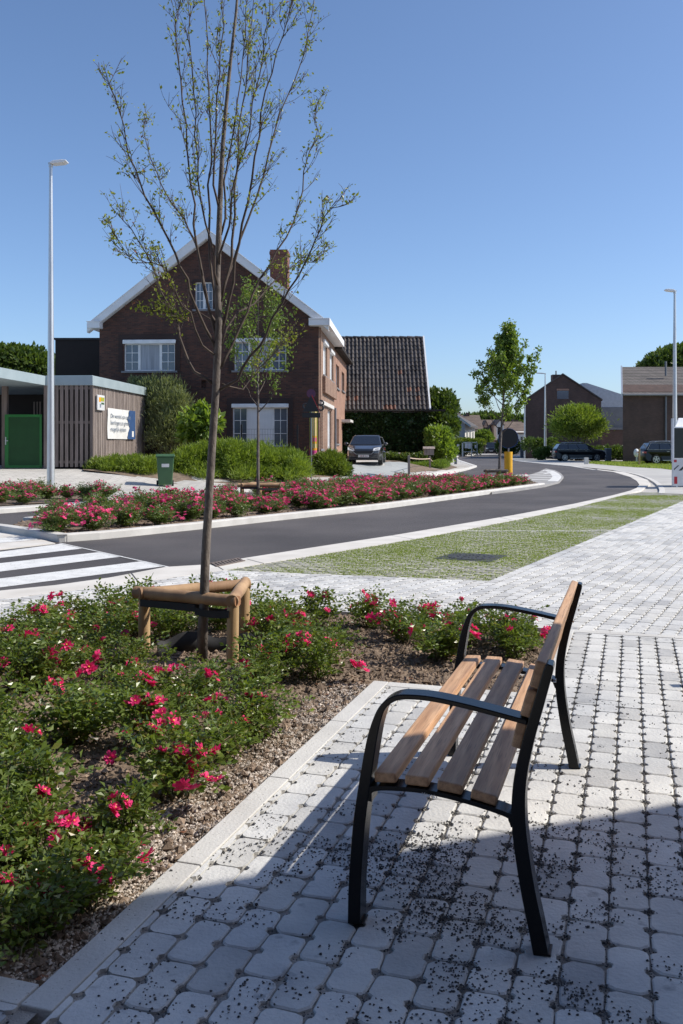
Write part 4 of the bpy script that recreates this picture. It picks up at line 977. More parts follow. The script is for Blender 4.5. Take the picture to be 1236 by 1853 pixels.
def bez(p0, p1, p2, n=6):
    return [p0 * (1 - t) ** 2 + p1 * 2 * t * (1 - t) + p2 * t * t for t in [i / (n - 1) for i in range(n)]]
b2 = Vector(G(467, 909, .07)); b3 = Vector(G(903, 866, .07))
# ---- roses
def petal_cluster(name, nfl, spread, r, m):
    me_v = []; me_f = []; cen = MB()
    for k in range(nfl):
        c = Vector((rnd.gauss(0, spread), rnd.gauss(0, spread), rnd.uniform(0, spread * .9))); n_ = Vector((rnd.gauss(0, .5), rnd.gauss(0, .5) - .35, 1)).normalized()
        rr = r * rnd.uniform(.7, 1.1)
        a0 = n_.orthogonal().normalized(); b0 = n_.cross(a0)
        for ring, (np_, lift, ln) in enumerate(((6, .18, 1.0), (5, .55, .72), (3, .9, .45))):
            for q in range(np_):
                th = 2 * math.pi * (q + ring * .4) / np_ + rnd.uniform(-.15, .15); dr = a0 * math.cos(th) + b0 * math.sin(th); tg_ = n_.cross(dr)
                L = rr * ln * rnd.uniform(.85, 1.1); w_ = L * .62
                b = len(me_v); pts = [c, c + dr * L * .55 - tg_ * w_ * .5 + n_ * L * lift * .5, c + dr * L * .95 - tg_ * w_ * .35 + n_ * L * lift, c + dr * L * 1.02 + n_ * L * (lift + .05), c + dr * L * .95 + tg_ * w_ * .35 + n_ * L * lift, c + dr * L * .55 + tg_ * w_ * .5 + n_ * L * lift * .5, c + dr * L * .5 + n_ * L * lift * .25]
                me_v += [tuple(p) for p in pts]; me_f += [(b, b + 1, b + 6), (b + 1, b + 2, b + 6), (b + 2, b + 3, b + 6), (b + 3, b + 4, b + 6), (b + 4, b + 5, b + 6), (b + 5, b, b + 6)]
        cen.ball(c + n_ * rr * .22, rr * .16, 6, (1, 1, .6))
    nf_ = len(me_f); b = len(me_v); me = bpy.data.meshes.new(name); me.from_pydata(me_v + cen.v, [], me_f + [tuple(i + b for i in f) for f in cen.f]); me.materials.append(m); me.materials.append(M['yellow']); me.polygons.foreach_set('material_index', [0] * nf_ + [1] * len(cen.f)); me.update(); return me, None
near_fl = [petal_cluster('blossom', k, s, .031, M['petal']) for k, s in ((1, 0), (2, .018), (4, .026), (6, .034), (3, .024))]
far_fl = [petal_cluster('blossom', k, s, .036, M['petal2']) for k, s in ((4, .045), (6, .055), (9, .065))]
def rose_variant(R0, H0, ns, leaf, seed, lm, dens=1.0):
    r_ = random.Random(seed); st = MB(); lp = []; ld = []; tips = []
    for k in range(ns):
        th = 2 * math.pi * (k + r_.random()) / ns; ro = R0 * math.sqrt(r_.uniform(.02, 1)); top = Vector((ro * math.cos(th), ro * math.sin(th), H0 * (1 - .5 * (ro / R0) ** 2) * r_.uniform(.55, 1.2)))
        p0 = Vector((r_.gauss(0, .03), r_.gauss(0, .03), -.03)); pm = Vector((top.x * .35, top.y * .35, top.z * .75)); path = bez(p0, pm, top, 7); st.tube(path, [.0045, .004, .0035, .003, .0026, .0022, .0015], 4); tips.append(top)
        subs = [path[1:]]
        for q in range(3):
            i = r_.choice((1, 2, 3, 4, 5)); b_ = path[i]; e_ = b_ + Vector((r_.gauss(0, .3), r_.gauss(0, .3), r_.uniform(.15, .9))).normalized() * R0 * r_.uniform(.25, .55); sp_ = bez(b_, (b_ + e_) / 2 + Vector((0, 0, .02)), e_, 4); st.tube(sp_, [.002, .0018, .0014, .001], 3); subs.append(sp_)
            if r_.random() < .3: tips.append(e_)
        for sp_ in subs:
            for i in range(len(sp_) - 1):
                for q in range(int(3 * dens + r_.random())):
                    o = sp_[i].lerp(sp_[i + 1], r_.random()); ax = Vector((r_.gauss(0, 1), r_.gauss(0, 1), r_.uniform(-.1, .9))).normalized(); L = leaf * 2.2; side = ax.cross(Vector((0, 0, 1))).normalized() if abs(ax.z) < .98 else Vector((1, 0, 0))
                    for t, sd in ((.45, 1), (.45, -1), (.8, 1), (.8, -1), (1.05, 0)):
                        lp.append(o + ax * L * t + side * sd * leaf * .15); ld.append((side * sd + ax * (.5 if sd else 1.2) + Vector((0, 0, -.1))).normalized())
    V, Fc = leaves([tuple(p) for p in lp], leaf, .58, dirs=[tuple(d) for d in ld], dirw=2.4, fold=.5, sj=.35)
    fm = mesh_np('foliage', V, Fc); fm.materials.append(lm); sm = st.mesh('stems'); sm.materials.append(M['stem']); return fm, sm, tips
near_v = [rose_variant(r0, h0, n_, .037, sd, M['roseleaf'], .52) for r0, h0, n_, sd in ((.32, .27, 12, 1), (.28, .22, 10, 2), (.35, .25, 13, 3), (.27, .31, 10, 4), (.32, .20, 11, 5), (.34, .29, 12, 6))]
far_v = [rose_variant(.46, .36, 15, .048, sd, M['roseleaf2'], .85) for sd in (11, 12, 13, 14)]
def rose(loc, var, fl, nfl, label, group, seed, sc_=1.0, centre=True, rz=None):
    r_ = random.Random(seed); t = thing('rose_bush', label, 'rose bush', loc, r_.uniform(0, 6.28) if rz is None else rz, group); t.scale = (sc_, sc_, sc_ * r_.uniform(.9, 1.1))
    obj('foliage', var[0], None, t); obj('stems', var[1], None, t); tips = var[2][:]; r_.shuffle(tips)
    for p in tips[:nfl]:
        me, ce = r_.choice(fl); b = obj('blossom', me, None, t, tuple(p + Vector((0, 0, -.002))), (r_.gauss(0, .3), r_.gauss(0, .3), r_.uniform(0, 6.28))); b.scale = (r_.uniform(.95, 1.4),) * 3
    return t
ORD = 'first second third fourth fifth sixth seventh eighth ninth tenth eleventh twelfth thirteenth fourteenth fifteenth sixteenth seventeenth eighteenth nineteenth twentieth'.split()
tens = {2: 'twenty', 3: 'thirty', 4: 'forty'}
def nth(i): return ORD[i] if i < 20 else (tens[(i + 1) // 10] + ('-' + ORD[(i + 1) % 10 - 1] if (i + 1) % 10 else 'ieth').replace('y-ieth', 'ieth') if (i + 1) % 10 else {30: 'thirtieth', 40: 'fortieth'}[i + 1])
seed = 100
tree_b = Vector(G(365, 1186)); row = 0; b_ = -3.38
while b_ < 4.6:
    cand = []; a_ = -1.34 - rnd.uniform(0, .1)
    if b_ > .25: a_ = -.22 - rnd.uniform(0, .1)
    while a_ > -6:
        p = Vector(ab(a_ + rnd.gauss(0, .05), b_ + rnd.gauss(0, .05)))
        ok = inside(tuple(p), bed_poly) and inside((p.x, p.y + .28), bed_poly) and (p.x > -.46 * p.y - .3)
        if (p - tree_b).length < .62 or ((p - tree_b).length < .85 and p.y < tree_b.y - .35 and abs(p.x - tree_b.x - .12) < .3) or rnd.random() < .10: ok = False
        q = (CX + F * p.x / p.y, HZ + F * CH / p.y)
        for (gx, gy, gr) in ((150, 1440, 50), (300, 1500, 60), (640, 1180, 45), (690, 1195, 45), (250, 1500, 55), (230, 1400, 40), (480, 1290, 30)):
            if (q[0] - gx) ** 2 + (q[1] - gy) ** 2 < gr ** 2: ok = False
        if -.35 < b_ < .55 and a_ > -1.0: ok = False
        if ok: cand.append(p)
        a_ -= .44
    if cand:
        for i, p in enumerate(cand):
            seed += 1; nf = rnd.choice((1, 2, 3, 3, 4, 5, 7)); vv = near_v[seed % 6]
            rose((p.x, p.y, -.02), vv, near_fl, nf, 'rose bush in front bed, %s row from bottom, %s from right' % (nth(row), nth(i)), 'rose bushes in the front bed', seed, rnd.uniform(.72, 1.18))
        row += 1
    b_ += .43
for (px, py, lab, sd) in ((150, 1625, 'rose bush with large pink flower cluster at the lowest corner of the front bed', 901), (30, 1560, 'rose bush at the left picture edge, with large pink flowers low down', 902), (225, 1530, 'small rose bush with large flower head near the bed kerb', 903)):
    p = G(px, py); rose((p[0], p[1], -.02), near_v[sd % 6], [near_fl[3], near_fl[2], near_fl[3]], 3, lab, 'rose bushes in the front bed', sd, .85)
# median bed
mn = offset_line(mi_near_b, .35); L_near = [Vector(p) for p in mn]
def walk(L, step, start=0):
    out = []; d = start; 
    for i in range(len(L) - 1):
        seg = (Vector(L[i + 1]) - Vector(L[i])).length
        while d <= seg: out.append((Vector(L[i]).lerp(Vector(L[i + 1]), d / seg))); d += step
        d -= seg
    return out
mi_ext = mi_near_b
for k in range(7):
    ln = offset_line(mi_ext, .45 + .80 * k); i = 0
    for p in walk(ln, .74 if k < 2 else .88, .15 + .4 * (k % 2)):
        q = p + Vector((rnd.gauss(0, .09), rnd.gauss(0, .09)))
        if not inside(tuple(q), med_soil) or not inside((q.x - .25, q.y + .25), med_soil) or not inside((q.x + .05, q.y - .3), med_soil): continue
        seed += 1
        if (q - Vector((b2.x, b2.y))).length < .7 or (q - Vector((b3.x, b3.y))).length < .6: continue
        dens_ = 13 if q.y > 18 or k > 1 else 10
        rose((q.x, q.y, .07), far_v[seed % 4], far_fl, int(dens_ + rnd.uniform(-3, 4)), 'rose bush in median bed, %s row from road, %s from left' % (nth(k), nth(i)), 'rose bushes in the median bed', seed, rnd.uniform(.8, 1.08) * (.68 if q.y > 33 else .8 if abs(CX + F * q.x / q.y - 470) < 48 and q.y < b2.y else 1), centre=False); i += 1
# small bed at the foot of the left lamp post
lb = gl([(-200, 925), (0, 919), (100, 913.5), (198, 906), (165, 899), (60, 892), (0, 880), (-200, 868)], .05)
struct(sheet('lamp_bed_soil', lb, .11, M['soil'], step=1.0))
band('lamp_bed_kerb', gl([(-200, 868), (0, 879), (60, 891), (165, 898)], .08), .07, .17, M['darkclad'], .1, step=True, bevel=0)
spots = []
for k, pys in enumerate((912, 903, 893)):
    x = -60 + 12 * k
    while x < 192:
        p = Vector(G(x + rnd.uniform(-5, 5), pys + rnd.uniform(-2, 2), .1))
        if inside(tuple(p), lb): spots.append((k, x, p))
        x += 34
for k in range(3):
    for i, (_, x, p) in enumerate([s_ for s_ in spots if s_[0] == k]):
        seed += 1; rose((p.x, p.y, H(*p) + .10), far_v[seed % 4], far_fl, 9, 'rose bush by the left lamp post, %s row from lane, %s from left' % (nth(k), nth(i)), 'rose bushes round the left lamp post', seed, rnd.uniform(.8, 1.0), centre=False)
# ---- trees
def limb_tree(name, label, cat, loc, trunk, limbs, lm, leaf, nleaf, twigs=7, seed=1, r0=.035, group=None, twig_len=.45, tr_n=10, clus=.05, sub=True, brown=0):
    """trunk and limbs are paths in local coords with radii; twigs and leaves grow from the limbs"""
    r_ = random.Random(seed); t = thing(name, label, cat, loc, 0, group)
    mb = MB(); mb.tube([p for p, r in trunk], [r for p, r in trunk], tr_n); mb.build('trunk', M['bark'], t, smooth='all')
    pts = []; dirs = []; tw = MB(); first = True
    for L, ra, rb in limbs:
        L = [Vector(p) for p in L]; n = len(L); lb_ = MB()
        lb_.tube(L, [ra + (rb - ra) * (i / (n - 1)) ** .8 for i in range(n)], 6); lb_.build('limb', M['twig'], t, smooth='all')
        for k in range(twigs):
            f = r_.uniform(.18, 1) ** .8 * (n - 1); i = min(int(f), n - 2); p = L[i].lerp(L[i + 1], f - i); d = (L[i + 1] - L[i]).normalized()
            out_ = Vector((p.x, p.y, 0)); out_ = out_.normalized() if out_.length > .01 else Vector((1, 0, 0))
            e = (d * 1.0 + Vector((r_.gauss(0, .5), r_.gauss(0, .5), .35)) + out_ * .25).normalized(); ln = twig_len * r_.uniform(.45, 1.25) * (1.1 - .5 * f / (n - 1))
            mid_ = p + e * ln * .5 + Vector((r_.gauss(0, .03), r_.gauss(0, .03), -.01)); q = p + e * ln + Vector((0, 0, .12 * ln)); path = bez(p, mid_, q, 5); tw.tube(path, [.0028, .0024, .002, .0016, .0010] if leaf < .1 else [.012, .01, .008, .006, .004], 3, cap=False)
            for s_ in range(3 if sub else 0):
                b_ = path[r_.choice((1, 2, 3))]; e2 = (e + Vector((r_.gauss(0, .7), r_.gauss(0, .7), r_.uniform(-.1, .6)))).normalized(); q2 = b_ + e2 * ln * r_.uniform(.25, .5); tw.tube([b_, (b_ + q2) / 2 + Vector((0, 0, .008)), q2], [.0022, .0017, .001] if leaf < .1 else [.007, .005, .003], 3, cap=False)
                for m_ in range(3): pts.append(b_.lerp(q2, r_.uniform(.3, 1)))
            for m_ in range(5): pts.append(path[0].lerp(q, r_.uniform(.15, 1)))
    tw.build('twigs', M['twig'], t)
    P = []; 
    for k in range(nleaf):
        p = r_.choice(pts); P.append((p.x + r_.gauss(0, clus), p.y + r_.gauss(0, clus), p.z + r_.gauss(0, clus)))
    nb__ = int(len(P) * brown)
    leaf_obj('crown', P[nb__:], leaf, lm, t, aspect=.62, up=-.1, fold=.5)
    if nb__: leaf_obj('withered_leaves', P[:nb__], leaf * .9, M['dryleaf'], t, aspect=.45, up=-1.2, fold=.7)
    return t
TY = tree_b.y
def T3(px, py, dy=0): return W(px, py, TY + dy) - Vector((tree_b.x, tree_b.y, 0))
def trace(pts, dy): n = len(pts); return [T3(x, y, dy * (i / (n - 1)) ** 1.0) for i, (x, y) in enumerate(pts)]
def dens_path(L, k=2, wob=.006, sd=0):
    r_ = random.Random(sd)
    for _ in range(k):
        o = [L[0]]
        for i in range(len(L) - 1): o += [L[i].lerp(L[i + 1], .5) + Vector((r_.gauss(0, wob), r_.gauss(0, wob), 0)), L[i + 1]]
        L = o
    return L
tp = [(365, 1190), (369, 1090), (372, 1000), (378, 900), (384, 800), (390, 710), (393, 650), (396, 580), (393, 500), (396, 420), (399, 340), (403, 260), (410, 180), (418, 100), (427, 20), (434, -70), (441, -170), (448, -270)]
rads = [.042, .036, .033, .031, .029, .028, .028, .026, .024, .022, .019, .016, .014, .012, .010, .008, .005, .002]
trunk = [(T3(x, y, .0), r) for (x, y), r in zip(tp, rads)]
LM_ = [([(386, 690), (352, 668), (334, 630), (322, 580), (304, 545), (285, 500), (262, 450), (238, 410), (212, 380), (196, 395)], .5, .013),
 ([(392, 640), (372, 590), (352, 545), (340, 500), (318, 455), (290, 400), (262, 350), (245, 300), (228, 250), (215, 190), (198, 150), (180, 122)], -.5, .014),
 ([(392, 600), (378, 560), (368, 500), (352, 430), (333, 390), (300, 345), (285, 310), (265, 255), (262, 215)], .7, .011),
 ([(394, 620), (380, 560), (362, 470), (350, 400), (345, 330), (338, 260), (330, 180), (322, 100), (318, 60), (327, 0), (330, -60)], -.2, .012),
 ([(394, 560), (384, 500), (378, 420), (376, 330), (382, 250), (378, 160), (376, 80), (370, 0), (366, -90)], .45, .013),
 ([(396, 520), (388, 460), (372, 400), (358, 320), (352, 240), (350, 160), (345, 90), (343, 20)], -.55, .010),
 ([(398, 700), (430, 682), (452, 640), (482, 600), (510, 545), (540, 495), (562, 450), (580, 410), (598, 372), (622, 365)], -.4, .013),
 ([(400, 660), (420, 620), (448, 560), (470, 500), (500, 450), (530, 400), (548, 340), (560, 270), (575, 230), (572, 190)], .5, .013),
 ([(398, 600), (414, 540), (424, 470), (438, 400), (456, 320), (470, 240), (480, 160), (500, 90), (520, 30), (530, -30)], -.3, .015),
 ([(398, 560), (410, 500), (420, 430), (424, 340), (432, 270), (438, 190), (448, 110), (455, 40), (465, -60)], .35, .014),
 ([(400, 540), (422, 470), (450, 390), (478, 310), (498, 230), (520, 170), (548, 100), (560, 40), (570, -20)], .7, .012),
 ([(396, 480), (406, 430), (418, 380), (430, 300), (452, 230), (470, 130), (478, 60), (488, -20)], -.6, .010),
 ([(402, 690), (440, 700), (470, 660), (505, 625), (530, 600)], .5, .008), ([(392, 580), (360, 560), (330, 575), (300, 560), (270, 560)], .2, .007),
 ([(400, 420), (408, 360), (412, 290), (425, 220), (436, 140), (444, 60), (452, -40)], .1, .010), ([(398, 380), (386, 330), (390, 250), (392, 170), (398, 90), (400, 0), (402, -80)], -.25, .010),
 ([(394, 640), (366, 620), (345, 560), (325, 540), (300, 480), (275, 470), (240, 470), (215, 430)], -.7, .009), ([(400, 620), (430, 560), (460, 545), (500, 500), (540, 470), (570, 470), (590, 450)], .8, .009)]
limbs = [(dens_path(trace(p, dy), 1, .012, i), ra, .0022) for i, (p, dy, ra) in enumerate(LM_)]
limb_tree('street_tree', 'tall thin young tree with sparse leaves, tied to the timber guard in the front bed', 'tree', (tree_b.x, tree_b.y, -.02), trunk, limbs, M['treeleaf'], .027, 5200, twigs=25, seed=3, twig_len=.32, clus=.018, tr_n=14, brown=.08)
# second tree on the median: sparse
def up_tree(label, base, H_, z0, spread, lm, leaf, nleaf, seed, lean=(0, 0), rt=.05, nl=16, sub=True, shape=None, tw=9, tl=.6, nm='street_tree', clus=.07, cat='tree', group=None):
    r_ = random.Random(seed); top = Vector((lean[0], lean[1], H_)); trunk_ = [(Vector((lean[0] * t ** 1.3, lean[1] * t, H_ * t)), rt * (1 - .9 * t)) for t in np.linspace(0, 1, 9)]; trunk_[0] = (Vector((0, 0, -.1)), rt * 1.15); L = []
    for k in range(nl):
        t = (z0 + (H_ * (.93 if nl > 25 else .86) - z0) * (k / nl)) / H_; b = Vector((lean[0] * t ** 1.3, lean[1] * t, H_ * t)); a = k * 2.4 + r_.uniform(-.4, .4); s_ = spread * (shape(k / nl) if shape else (1 - .75 * k / nl)) * r_.uniform(.75, 1.15); rise = min(s_ * 1.5 + .3, H_ - b.z)
        e = b + Vector((math.cos(a) * s_, math.sin(a) * s_, rise)); L.append((dens_path(bez(b, b + Vector((math.cos(a) * s_ * .7, math.sin(a) * s_ * .7, rise * .3)), e, 5), 1, .01, seed + k), rt * .38, rt * .05))
    return limb_tree(nm, label, cat, base, trunk_, L, lm, leaf, nleaf, twigs=tw, seed=seed, twig_len=tl, clus=clus, tr_n=8, sub=sub, group=group)
b2 = Vector(G(467, 909, .07)); up_tree('slender young tree with a light open crown, in the middle of the median roses', (b2.x, b2.y, .05), (909 - 500) / F * b2.y, (909 - 745) / F * b2.y, 1.0, M['treeleaf2'], .085, 2600, 21, rt=.045, nl=18, shape=lambda t: .85 if t < .5 else 1.2 * (1 - t) + .2, tl=.5, clus=.06)
b3 = Vector(G(903, 866, .07)); up_tree('young tree with a full pointed crown at the far end of the median roses', (b3.x, b3.y, .05), (866 - 590) / F * b3.y, (866 - 785) / F * b3.y, 1.35, M['treeleaf2'], .145, 10500, 33, lean=(.45, 0), rt=.065, nl=30, shape=lambda t: .80 + .25 * math.sin(t * 7) if t < .38 else .95 * (1 - t) ** 1.0 + .03, tl=.55, clus=.07)
# ---- bushy crowns: leaves spread through overlapping lobes
def lobes_pts(lobes, n, seed, fuzz=.18, shell=.6):
    r_ = np.random.default_rng(seed); vol = np.array([l[3] * l[4] * l[5] for l in lobes]) ** .75; idx = r_.choice(len(lobes), n, p=vol / vol.sum()); L = np.array(lobes)[idx]
    d = r_.normal(size=(n, 3)); d /= np.linalg.norm(d, axis=1, keepdims=True); rr = (shell + (1 - shell) * r_.random((n, 1))) + r_.normal(0, fuzz * .35, (n, 1))
    return L[:, :3] + d * L[:, 3:6] * rr, d
def bush(name, label, cat, loc, lobes, n, leaf, m, seed, aspect=.5, dirw=1.2, up=.4, trunk_=None, shell=.55, nosub=6, group=None, fuzz=.18, part='foliage', down=0):
    t = thing(name, label, cat, loc, 0, group); r_ = random.Random(seed); big = []
    for l in lobes:
        big.append(l)
        for k in range(nosub):
            a = r_.uniform(0, 6.28); e = r_.uniform(-.3, 1.4); f = r_.uniform(.22, .42)
            big.append((l[0] + math.cos(a) * math.cos(e) * l[3] * .85, l[1] + math.sin(a) * math.cos(e) * l[4] * .85, l[2] + math.sin(e) * l[5] * .85, l[3] * f, l[4] * f, l[5] * f))
    P, d = lobes_pts(big, n, seed, fuzz, shell); keep = P[:, 2] > -.05; P, d = P[keep], d[keep]; d = d + (0, 0, up); 
    leaf_obj(part, P, leaf, m, t, aspect=aspect, dirs=d, dirw=dirw, up=up - down)
    mb = MB()
    for k, l in enumerate(lobes[:5]): mb.tube(bez(Vector((l[0] * .2, l[1] * .2, -.1)), Vector((l[0] * .4, l[1] * .4, l[2] * .5)), Vector((l[0], l[1], l[2] + l[5] * .3)), 6), [.05 * (trunk_ or 1) * (1 - .13 * q) for q in range(6)], 6)
    mb.build('trunk', M['bark'], t, smooth='all'); return t
def at(px, py, Y, base=None):
    p = W(px, py, Y); return p
def lob(px, py, Y, rx, ry, rz, o): p = W(px, py, Y) - Vector(o); return (p.x, p.y, p.z, rx, ry, rz)
def px_bush(name, label, cat, basepx, Y, lobs, *a, **k):
    bx_ = W(basepx, 0, Y).x; o = (bx_, Y, H(bx_, Y)); s_ = Y / F
    return bush(name, label, cat, o, [lob(x, y, Y + dy, rx * s_, ry, rz * s_, o) for x, y, dy, rx, ry, rz in lobs], *a, **k)
px_bush('conifer_hedge', 'low green conifer hedge along the board wall, left of the wheelie bin', 'hedge', 230, 34.6, [(x, 851 - 3 * (k % 2), rnd.uniform(-.3, .5), 24, .8, 20) for k, x in enumerate(range(185, 300, 17))] + [(165, 862, 0, 15, .6, 10)], 18000, .17, M['conifer'], 41, aspect=.18, dirw=1.3, fuzz=.38)
px_bush('spreading_conifer', 'broad bright green spreading conifer between the wheelie bin and the warning sign', 'shrub', 420, 36.6, [(x, y, dy, rx, 1.3, rz) for x, y, dy, rx, rz in ((320, 850, -.4, 26, 24), (350, 835, 0, 36, 28), (390, 832, .2, 40, 34), (430, 836, -.3, 42, 34), (470, 838, 0, 40, 34), (505, 845, .2, 38, 32), (535, 850, 0, 28, 28), (375, 860, -1.0, 36, 18), (450, 862, -1.1, 40, 18), (515, 862, -.8, 32, 16))], 52000, .19, M['conifer'], 42, aspect=.17, dirw=1.3, fuzz=.38)
px_bush('spreading_conifer', 'rounded small conifer right of the warning sign, beside the driveway', 'shrub', 598, 40, [(592, 845, 0, 24, .8, 22), (612, 850, 0, 20, .8, 18), (580, 858, -.3, 16, .6, 10), (605, 838, .2, 18, .6, 18)], 15000, .19, M['conifer'], 43, aspect=.18, dirw=1.3, fuzz=.38)
px_bush('willow_shrub', 'tall grey-green narrow-leaved shrub between the board wall and the brick house', 'shrub', 298, 41.3, [(288, 750, .5, 26, .7, 58), (305, 730, .3, 32, .7, 45), (325, 748, 0, 28, .8, 42), (305, 785, 0, 38, .9, 45), (275, 706, .7, 26, .5, 24), (250, 698, .9, 18, .4, 14), (338, 780, -.2, 22, .8, 30)], 21000, .20, M['willow'], 44, aspect=.16, dirw=1.1, up=.9, shell=.25, fuzz=.6)
px_bush('small_tree', 'small bright green broad-leaved tree between the willow shrub and the street tree', 'tree', 364, 37.6, [(350, 760, 0, 24, .7, 24), (378, 770, 0, 22, .6, 20), (345, 785, .2, 22, .6, 18), (365, 742, .2, 14, .4, 14), (392, 760, 0, 12, .4, 12)], 1500, .30, M['treeleaf2'], 45, aspect=.55, dirw=.7, shell=.3, fuzz=.4, down=.6)
px_bush('garden_tree', 'dark green leafy tree right of the ivy-covered wall', 'tree', 800, 60, [(790, 745, 2, 22, 1.8, 34), (806, 740, 2, 22, 1.8, 32), (798, 775, 1, 30, 1.8, 30), (812, 770, 1, 18, 1.6, 24), (785, 720, 3, 12, 1.3, 16)], 9000, .30, M['darkleaf'], 46, aspect=.6)
px_bush('garden_shrub', 'bright green shrub below the dark tree beside the ivy wall', 'shrub', 800, 58, [(795, 800, 0, 24, 1.2, 30), (805, 820, -.3, 20, 1, 18), (786, 822, 0, 16, 1, 16)], 5000, .24, M['treeleaf2'], 47, aspect=.6)
px_bush('ball_tree', 'umbrella-shaped clipped tree above the parked black cars', 'tree', 1047, 92, [(1046, 765, 0, 46, 2.4, 24), (1030, 775, 0, 30, 2, 20), (1068, 775, 0, 26, 2, 20), (1046, 750, 0, 34, 2, 16)], 16000, .34, M['conifer'], 48, aspect=.3, nosub=9, trunk_=3, fuzz=.55, shell=.4)
px_bush('large_tree', 'big leafy tree rising behind the shelter on the left', 'tree', 40, 60, [(20, 662, 0, 40, 3, 34), (60, 660, 0, 34, 3, 30), (85, 672, 0, 18, 2, 24), (-20, 665, 0, 34, 3, 30), (40, 690, 0, 60, 3, 30)], 13000, .36, M['darkleaf'], 49, aspect=.6, trunk_=4)
px_bush('large_tree', 'big dark tree behind the ridge of the wide brick house on the right', 'tree', 1210, 105, [(1212, 655, 0, 34, 4, 26), (1185, 665, 0, 26, 3, 18), (1240, 648, 0, 30, 4, 26), (1168, 668, 0, 16, 2, 10), (1210, 690, 0, 50, 4, 26)], 13000, .50, M['darkleaf'], 50, aspect=.5, trunk_=5)
px_bush('street_bush', 'round clipped green tree in front of the far row houses', 'tree', 875, 155, [(869, 794, 0, 12, 1, 13), (880, 793, 0, 12, 1, 12), (874, 789, 0, 10, 1, 10)], 5000, .34, M['treeleaf2'], 51, aspect=.5, trunk_=2)
px_bush('garden_shrub', 'dark shrub growing between the steel lamp post and the parked black car', 'shrub', 980, 93, [(978, 822, 0, 12, .8, 9), (990, 818, 0, 10, .8, 7)], 2500, .24, M['darkleaf'], 52)
px_bush('garden_hedge', 'long low hedge at the foot of the dark brick houses behind the cars', 'hedge', 1070, 96, [(x, 822, 0, 22, 1.2, 14) for x in range(1060, 1150, 20)] + [(x, 806, 2, 16, 1.2, 12) for x in range(960, 1010, 18)], 9000, .3, M['darkleaf'], 53)
px_bush('garden_hedge', 'low hedge in front of the far white house', 'hedge', 838, 124, [(x, 800, 0, 9, .8, 6) for x in range(822, 872, 8)], 5000, .24, M['conifer'], 54)
px_bush('forest_edge', 'dark treetops on the skyline behind the far row houses', 'trees', 875, 220, [(x, 762 + 3 * math.sin(x), 0, 14, 3, 10) for x in range(830, 965, 12)], 9000, .9, M['darkleaf'], 55)
px_bush('ground_cover', 'low feathery green plants behind the rope posts beside the driveway', 'shrub', 772, 51, [(x, 848 - (x - 745) * .1, 0, 12, .7, 8) for x in range(748, 806, 9)], 7000, .16, M['treeleaf2'], 56, aspect=.15, up=1.2)
px_bush('garden_shrub', 'flowering low plants along the foot of the ivy wall, right of the grey car', 'shrub', 725, 55, [(x, 830 + rnd.uniform(-2, 2), 0, 10, .4, 8) for x in range(700, 770, 11)], 2500, .22, M['roseleaf2'], 57)
px_bush('grass_tuft', 'tuft of tall grass at the foot of the two short posts on the right', 'grass', 1158, 72, [(1158, 843, 0, 14, .5, 5), (1196, 842, 0, 22, 1, 6), (1225, 842, 0, 20, 1, 6)], 5000, .22, M['grass'], 58, aspect=.08, up=2)
# ivy on the wall
iv = thing('ivy', 'dense dark ivy covering the wall under the tiled roof', 'ivy', (rx1, Y2, .5))
P = []; ez2 = W(0, 741, Y2).z - .5; wid = rx1 - rx0
while len(P) < 15000:
    x = -rnd.random() * wid - .0; z = rnd.uniform(-.2, ez2); b = noise.noise(Vector((x * .9, z * .9, 7)))
    P.append((x + rnd.gauss(0, .02), .22 - .28 * abs(b) - rnd.uniform(0, .16) + .1 * noise.noise(Vector((x * 3, z * 3, 3))), z))
leaf_obj('foliage', P, .17, M['ivy'], iv, aspect=.75, dirs=[(0, -.7, -.5)] * len(P), dirw=1.0)
mb = MB()
for k in range(14): x = -.4 - wid * k / 14; mb.tube([Vector((x, .3, -.2)), Vector((x + .2, .3, 1.2)), Vector((x - .1, .3, ez2 * .9))], [.03, .025, .01], 5)
mb.build('stems', M['bark'], iv)
# grass verge on the right, in front of the far cars
vg = gl([(1066, 839), (1100, 842), (1150, 846), (1195, 848), (1236, 853), (1500, 870), (1500, 842), (1236, 838), (1070, 836)], .0)
struct(sheet('grass_verge', vg, .012, M['grasssoil'], step=6))
gp = []
while len(gp) < 22000:
    y = rnd.uniform(50, 85); x = rnd.uniform(14, 40)
    if inside((x, y), vg): gp.append((x, y))
blades('verge_grass', gp, .16, .03, M['grass'], 'rough grass verge in front of the far parked cars', 'grass', z=.01)
# planting strips along the far pavement and driveway, soil coloured
struct(sheet('hedge_soil', [tuple(p) for p in gl([(150, 864), (300, 873), (420, 881), (560, 873), (632, 866), (640, 850), (560, 835), (300, 840), (150, 850)], .1)], .10, M['soil'], step=1.5))
struct(sheet('driveway', gl([(632, 866), (700, 866), (745, 856), (740, 838), (600, 838), (600, 850)], .1), .102, mat('driveway_pavers', (.36, .38, .38), .9, (.30, .32, .32), .8, 6), step=1.5))
struct(sheet('garden_soil', gl([(738, 856), (790, 852), (828, 845.5), (810, 840), (790, 832), (690, 832), (690, 837), (742, 838)], .1), .108, M['soil'], step=1.5))
